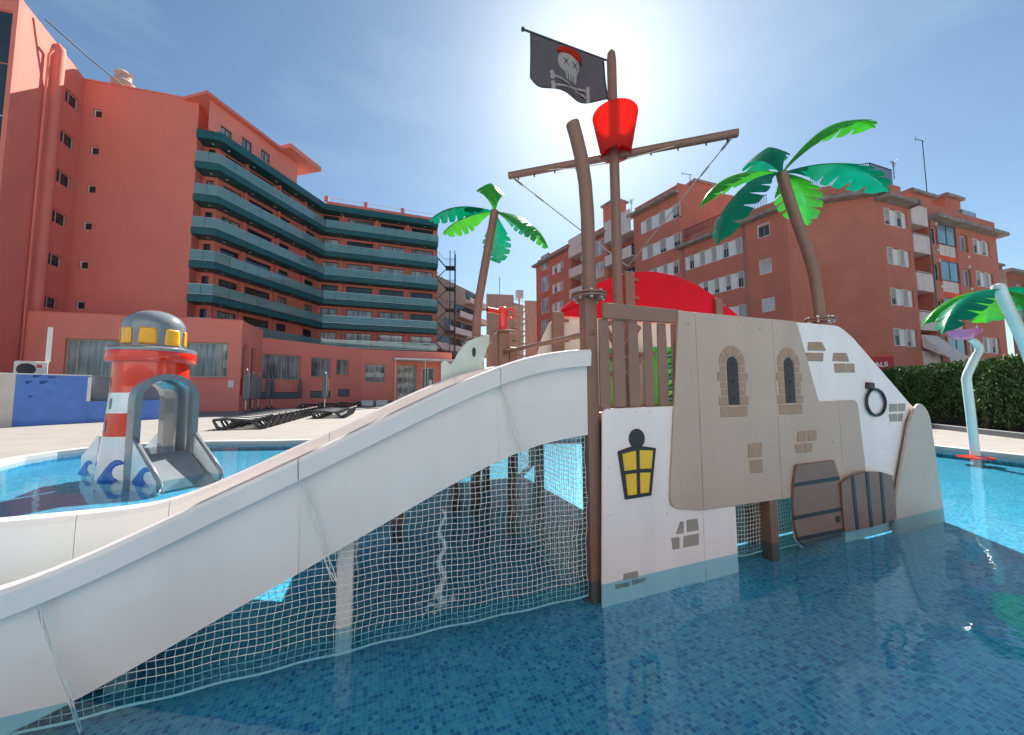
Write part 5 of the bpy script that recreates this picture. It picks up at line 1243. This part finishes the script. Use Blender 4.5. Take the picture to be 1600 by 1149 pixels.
# ------------------------------------------------------------------ mural wall, air conditioner
wA, wB = onz(20, 667, DZ), onz(155, 660, DZ); MW_ = Plane.two(wA, wB); wt = MW_.at(100, 587)[1]
mural = thing('mural_wall', 'low white wall with a blue painted panel at far left of the pool deck', 'wall', (wA.x, wA.y, DZ))
se = MW_.at(138, 620)[0]; sb0, sb1 = MW_.at(22, 620)[0], MW_.at(42, 640)[0]
MB().pbox(MW_, sb0 - 9, sb0, 0, wt, 0, .35).build('wall', WALL_W, mural)
MB().pbox(MW_, sb0 + .003, se, 0, wt, 0, .35).build('blue_panel', BLUE_W, mural)
sq_ = MW_.at(262, 640)[0]
MB().pbox(MW_, se + .003, sq_, 0, wt * .48, 0, .35).build('blue_panel', BLUE_W, mural)
MB().pbox(MW_, se - .06, se + .06, wt * .48 + .003, wt - .05, -.03, .38).build('end_trim', WHITE_P, mural)
MB().pbox(MW_, sb0 - 9, se + .06, wt + .003, wt + .05, -.04, .4).build('coping', WHITE_P, mural)
MB().pbox(MW_, se + .08, sq_, wt * .48 + .003, wt, .18, .25).build('grey_screen', GREYP, mural)
MB().hexa([MW_.pt(sb1 + .1, DZ, -.01), MW_.pt(sb1 + 2.2, DZ, -.01), MW_.pt(sb1 + 2.2, DZ, -.008), MW_.pt(sb1 + .1, DZ, -.008)] * 2) if False else None
for x, y, w_, h_ in ((55, 588, .32, .14), (79, 590, .34, .1), (65, 598, .30, .18), (42, 598, .24, .16), (45, 620, .16, .1)):
    s, z = MW_.at(x, y); MB().prism([MW_.pt(s - w_ * .5 + .1, z - h_ * .5, -.012), MW_.pt(s + w_ * .3, z - h_ * .2, -.012), MW_.pt(s + w_ * .5 + .05, z + h_ * .5, -.012), MW_.pt(s - w_ * .2, z + h_ * .4, -.012)], MW_.b * .01).build('paint_mark', BLUE_L, mural)
acp = MW_.pt(MW_.at(63, 585)[0], 0, .9); s0 = MW_.at(40, 575)[0]; s1 = MW_.at(87, 575)[0]
AP = Plane.two(MW_.pt(s0, 0, 1.2), MW_.pt(s1, 0, 1.2)); aw = (MW_.pt(s1, 0, 0) - MW_.pt(s0, 0, 0)).length * 1.07; az0 = wt + .02; az1 = AP.at(60, 565)[1]
acu = thing('air_conditioner', 'cream outdoor air conditioner unit with round fan behind the mural wall', 'air conditioner', AP.pt(0, 0, 0))
MB().pbox(AP, 0, aw, wt - .6, az1, 0, .45).build('casing', ACM, acu, bevel=.02)
fc_ = AP.pt(aw * .29, (az1 + wt) / 2 - .05, -.012); fr_r = (az1 - wt) * .40
mb = MB()
for k in range(7):
    r_ = fr_r * (k + 1) / 7; mb.tube([fc_ + AP.d * r_ * math.cos(a) + Vector((0, 0, r_ * math.sin(a))) for a in [2 * math.pi * i / 24 for i in range(25)]], .012, 4, False)
MB().prism([AP.pt(aw * .29 + fr_r * math.cos(a), (az1 + wt) / 2 - .05 + fr_r * math.sin(a), -.004) for a in [2 * math.pi * i / 28 for i in range(28)]], AP.b * .003).build('fan_opening', BLACK, acu)
mb.build('fan_grille', PLAST, acu)
MB().pbox(AP, aw * .62, aw * .79, az1 - .3, az1 - .14, -.008, -.001).build('badge', mat('red_badge', (.5, .05, .04), .4, .1, 5), acu)
px0 = AP.at(75, 567, .1)[0]; pt_, pz_ = AP.at(82, 512, .1)
MB().hexa([AP.pt(px0 - .07, az1, .1), AP.pt(px0 + .07, az1, .1), AP.pt(px0 + .07, az1, .2), AP.pt(px0 - .07, az1, .2), AP.pt(px0 - .07, pz_, .1), AP.pt(px0 + .07, pz_, .1), AP.pt(px0 + .07, pz_, .2), AP.pt(px0 - .07, pz_, .2)]).build('pipe_duct', WHITE_P, acu)

# ------------------------------------------------------------------ sun loungers
def make_lounger():
    t = thing('sun_lounger', 'x', 'sun lounger', (0, 0, 0), group='sun loungers on the deck', local=True)
    top = lambda x: .34 + .035 * math.sin((x + .1) * 3.3) + (.16 * max(0, (x - 1.25) / .7) if x > 1.25 else 0)
    for y in (-.31, .31):
        mb = MB(); mb.tube([(x / 20 * 1.9, y, top(x / 20 * 1.9)) for x in range(21)], .05, 8); mb.build('side_rail', PLAST, t, smooth=True)
    for y in (-.3, .3):
        MB().tube([(.0, y, top(0) - .01), (.08, y, .2), (.16, y, .06), (.28, y, .03), (.42, y, .06), (.55, y, .2), (.72, y, .31), (.95, y, top(.95) - .02)], [.04, .055, .065, .07, .065, .06, .055, .04], 8).build('curved_leg', PLAST, t, smooth=True)
        MB().tube([(.95, y, top(.95) - .02), (1.15, y, .3), (1.3, y, .2), (1.42, y, .07), (1.55, y, .03), (1.68, y, .06), (1.76, y, .22), (1.85, y, top(1.85) - .02)], [.04, .055, .06, .065, .07, .065, .055, .04], 8).build('curved_leg', PLAST, t, smooth=True)
    mb = MB()
    for i in range(15):
        x = .06 + 1.8 * i / 14.4; mb.hexa([(x, -.29, top(x) + .0), (x + .095, -.29, top(x + .095)), (x + .095, .29, top(x + .095)), (x, .29, top(x)), (x, -.29, top(x) + .025), (x + .095, -.29, top(x + .095) + .025), (x + .095, .29, top(x + .095) + .025), (x, .29, top(x) + .025)])
    struct(mb.build('slats', SLAT, t), 'stuff')
    return t
spots = []
rowdir = Vector((math.sin(R(-19)), math.cos(R(-19)), 0)); pA = onz(338, 671, DZ)
ordn = ['nearest', 'second', 'third', 'fourth', 'fifth', 'sixth', 'seventh', 'eighth', 'ninth', 'farthest']
for k in range(10): spots.append((pA + rowdir * (.92 * k), 19, '%s sun lounger of the left row receding towards the hotel' % ordn[k]))
pB = onz(487, 654, DZ); o2 = ['nearest', 'second', 'third', 'fourth', 'farthest']
for k in range(5): spots.append((pB + rowdir * (.92 * k), 19, '%s sun lounger of the right row beside the lone closed parasol' % o2[k]))
o3 = ['leftmost', 'second', 'third', 'fourth', 'fifth', 'rightmost']
for k in range(6):
    q = PA.pt(2.2 + 1.95 * k, DZ, -3.0); spots.append((q, 90 - math.degrees(math.atan2(PA.d.x, PA.d.y)), '%s sun lounger in the shaded line along the hotel wall' % o3[k]))
proto = make_lounger()
for k, (p, a, l) in enumerate(spots):
    o = proto if k == 0 else copy_tree(proto)
    o.location = (p.x, p.y, DZ); o.rotation_euler = (0, 0, R(a)); o['label'] = l

# ------------------------------------------------------------------ closed parasols
def make_parasol():
    t = thing('closed_parasol', 'x', 'parasol', (0, 0, 0), group='closed parasols among the loungers', local=True)
    MB().tube([(0, 0, 0), (0, 0, 2.45)], .03, 10).build('pole', ALU, t, smooth=True)
    prof = [(.035, .75), (.09, .8), (.13, 1.1), (.14, 1.5), (.12, 1.9), (.07, 2.25), (.035, 2.4), (0, 2.42)]
    mb = MB(); rows = []
    for r, z in prof: rows.append([(r * (1 + .25 * math.cos(6 * a)) * math.cos(a), r * (1 + .25 * math.cos(6 * a)) * math.sin(a), z) for a in [2 * math.pi * i / 30 for i in range(31)]])
    mb.grid(rows).build('canopy', PARA, t, smooth=True)
    MB().tube([(.1, 0, .9), (.12, 0, 1.5), (.09, 0, 2.1), (0, 0, 2.47)], .02, 6).build('edge_rib', ALU, t, smooth=True)
    MB().lathe([(0, 0), (.25, 0), (.25, .05), (.05, .09), (.04, .25)], (0, 0, 0), 16).build('foot', PLAST, t)
    return t
pp = make_parasol()
for k, (x, yb_, l) in enumerate(((383, 642, 'closed grey parasol nearest the salmon corner, leftmost of three'), (394, 638, 'closed grey parasol, middle one of the three by the salmon corner'), (403, 636, 'closed grey parasol, rightmost of the three by the salmon corner'), (417, 633.5, 'closed grey parasol, first of the cluster before the big window'), (424, 632.5, 'closed grey parasol, second of the cluster before the big window'), (431, 631.5, 'closed grey parasol, last of the cluster before the big window'), (468, 631, 'thin closed parasol standing by the pillar between two hotel windows'), (507, 637, 'lone closed grey parasol among the right row of loungers'))):
    o = pp if k == 0 else copy_tree(pp); q = onz(x, yb_ + 6, DZ); o.location = (q.x, q.y, DZ); o['label'] = l
    o.scale = (1.25, 1.25, 1.2); o.rotation_euler = (0, 0, k * .8)
# white planters by the entrance
for k, (x, l) in enumerate(((574, 'white low planter box before the hotel doors, left one'), (590, 'white low planter box before the hotel doors, right one'))):
    q = PC.pt(.6 + 1.5 * k, DZ, -4.0); b_ = MB(); b_.box(q.x - .6, q.x + .6, q.y - .3, q.y + .3, DZ, DZ + .6)
    tag(b_.build('planter', WHITE_P, bevel=.03), l, 'planter')

# ------------------------------------------------------------------ pale balconied block behind the viewer (mirrored in the hotel windows)
HB = Plane((-2, -17), 86); HB.b = -HB.b if HB.b.y > 0 else HB.b
pale = thing('pale_hotel', 'pale balconied block across the pool, mirrored in the low building windows', 'building', (-2, -17, 0))
mb = MB(); hh = [(-24 + 4.0 * i, -21.6 + 4.0 * i, .6 + 3.1 * k, 2.7 + 3.1 * k) for i in range(12) for k in range(6)]
wall_holes(mb, HB, -26, 26, 0, 19.5, hh, .2); mb.build('wall', mat('cream_white_render', (.80, .76, .70), .85, .05, 1.0, .15), pale)
for k in range(1, 7):
    sl = MB().pbox(HB, -26, 26, .3 + 3.1 * k - .25, .3 + 3.1 * k, -1.5, -.01).build('balcony_slab', WHITE_P, pale)
    MB().pbox(HB, -26, 26, .3 + 3.1 * k + .003, .3 + 3.1 * k + .95, -1.5, -1.42).build('balcony_front', WHITE_P, sl)
for r in hh: window(HB, r, pale, ALU, GLASS_D, dep=.15)

# small fittings on the brick block: vents, downpipes, condenser boxes
for x, y in ((1462, 350), (1465, 391), (1468, 407), (1513, 402), (1514, 417), (1471, 448), (1518, 452), (1525, 511), (1484, 561)):
    a, z = QB.at(x, y); MB().pbox(QB, a - .12, a + .12, z - .1, z + .1, -.05, -.003).build('wall_vent', ALU, apt)
for P, sv, zt in ((QB, 6.2, 15.0), (Q2, l2 - .4, EZ), (Q2, 3.2, EZ)):
    MB().tube([P.pt(sv, .2, -.08), P.pt(sv, zt, -.08)], .05, 8).build('downpipe', CORN, apt, smooth=True)
for k, z in enumerate((zt5 - 2.6, zt5 - 5.6, zt5 - 8.6)): MB().pbox(Q2, s3_0 + .5, s3_0 + 1.5, z, z + .75, .3, .75).build('condenser', ACM, apt)
# water falling from the slide joint into the pool, behind the net
sprm = clear_mat('falling_water', (.92, .97, .98), 1.4, .05, mixin=.35, mixcol=(.8, .85, .87))
strm = thing('water_stream', 'thin white stream of water falling under the slide behind the net', 'water stream', P0, R(21), local=True)
rw = random.Random(9); w0_ = loc(onz(690, 945, 0)); mb = MB(); hgt = .60
mb.tube([Vector((w0_.x + .02 * math.sin(i * .9), w0_.y, hgt * (1 - i / 22))) for i in range(23)], [.006 + .010 * rw.random() + .014 * (i / 22) for i in range(23)], 8).build('jet', sprm, strm, smooth=True)
for k in range(16):
    a = rw.uniform(0, 6.28); d = rw.uniform(.02, .16); r_ = rw.uniform(.008, .03)
    MB().lathe([(0, .0), (r_, .002), (r_ * .7, r_ * .5), (0, r_ * .7)], (w0_.x + d * math.cos(a), w0_.y + d * .7 * math.sin(a), .001), 8).build('splash_drop', sprm, strm, smooth=True)
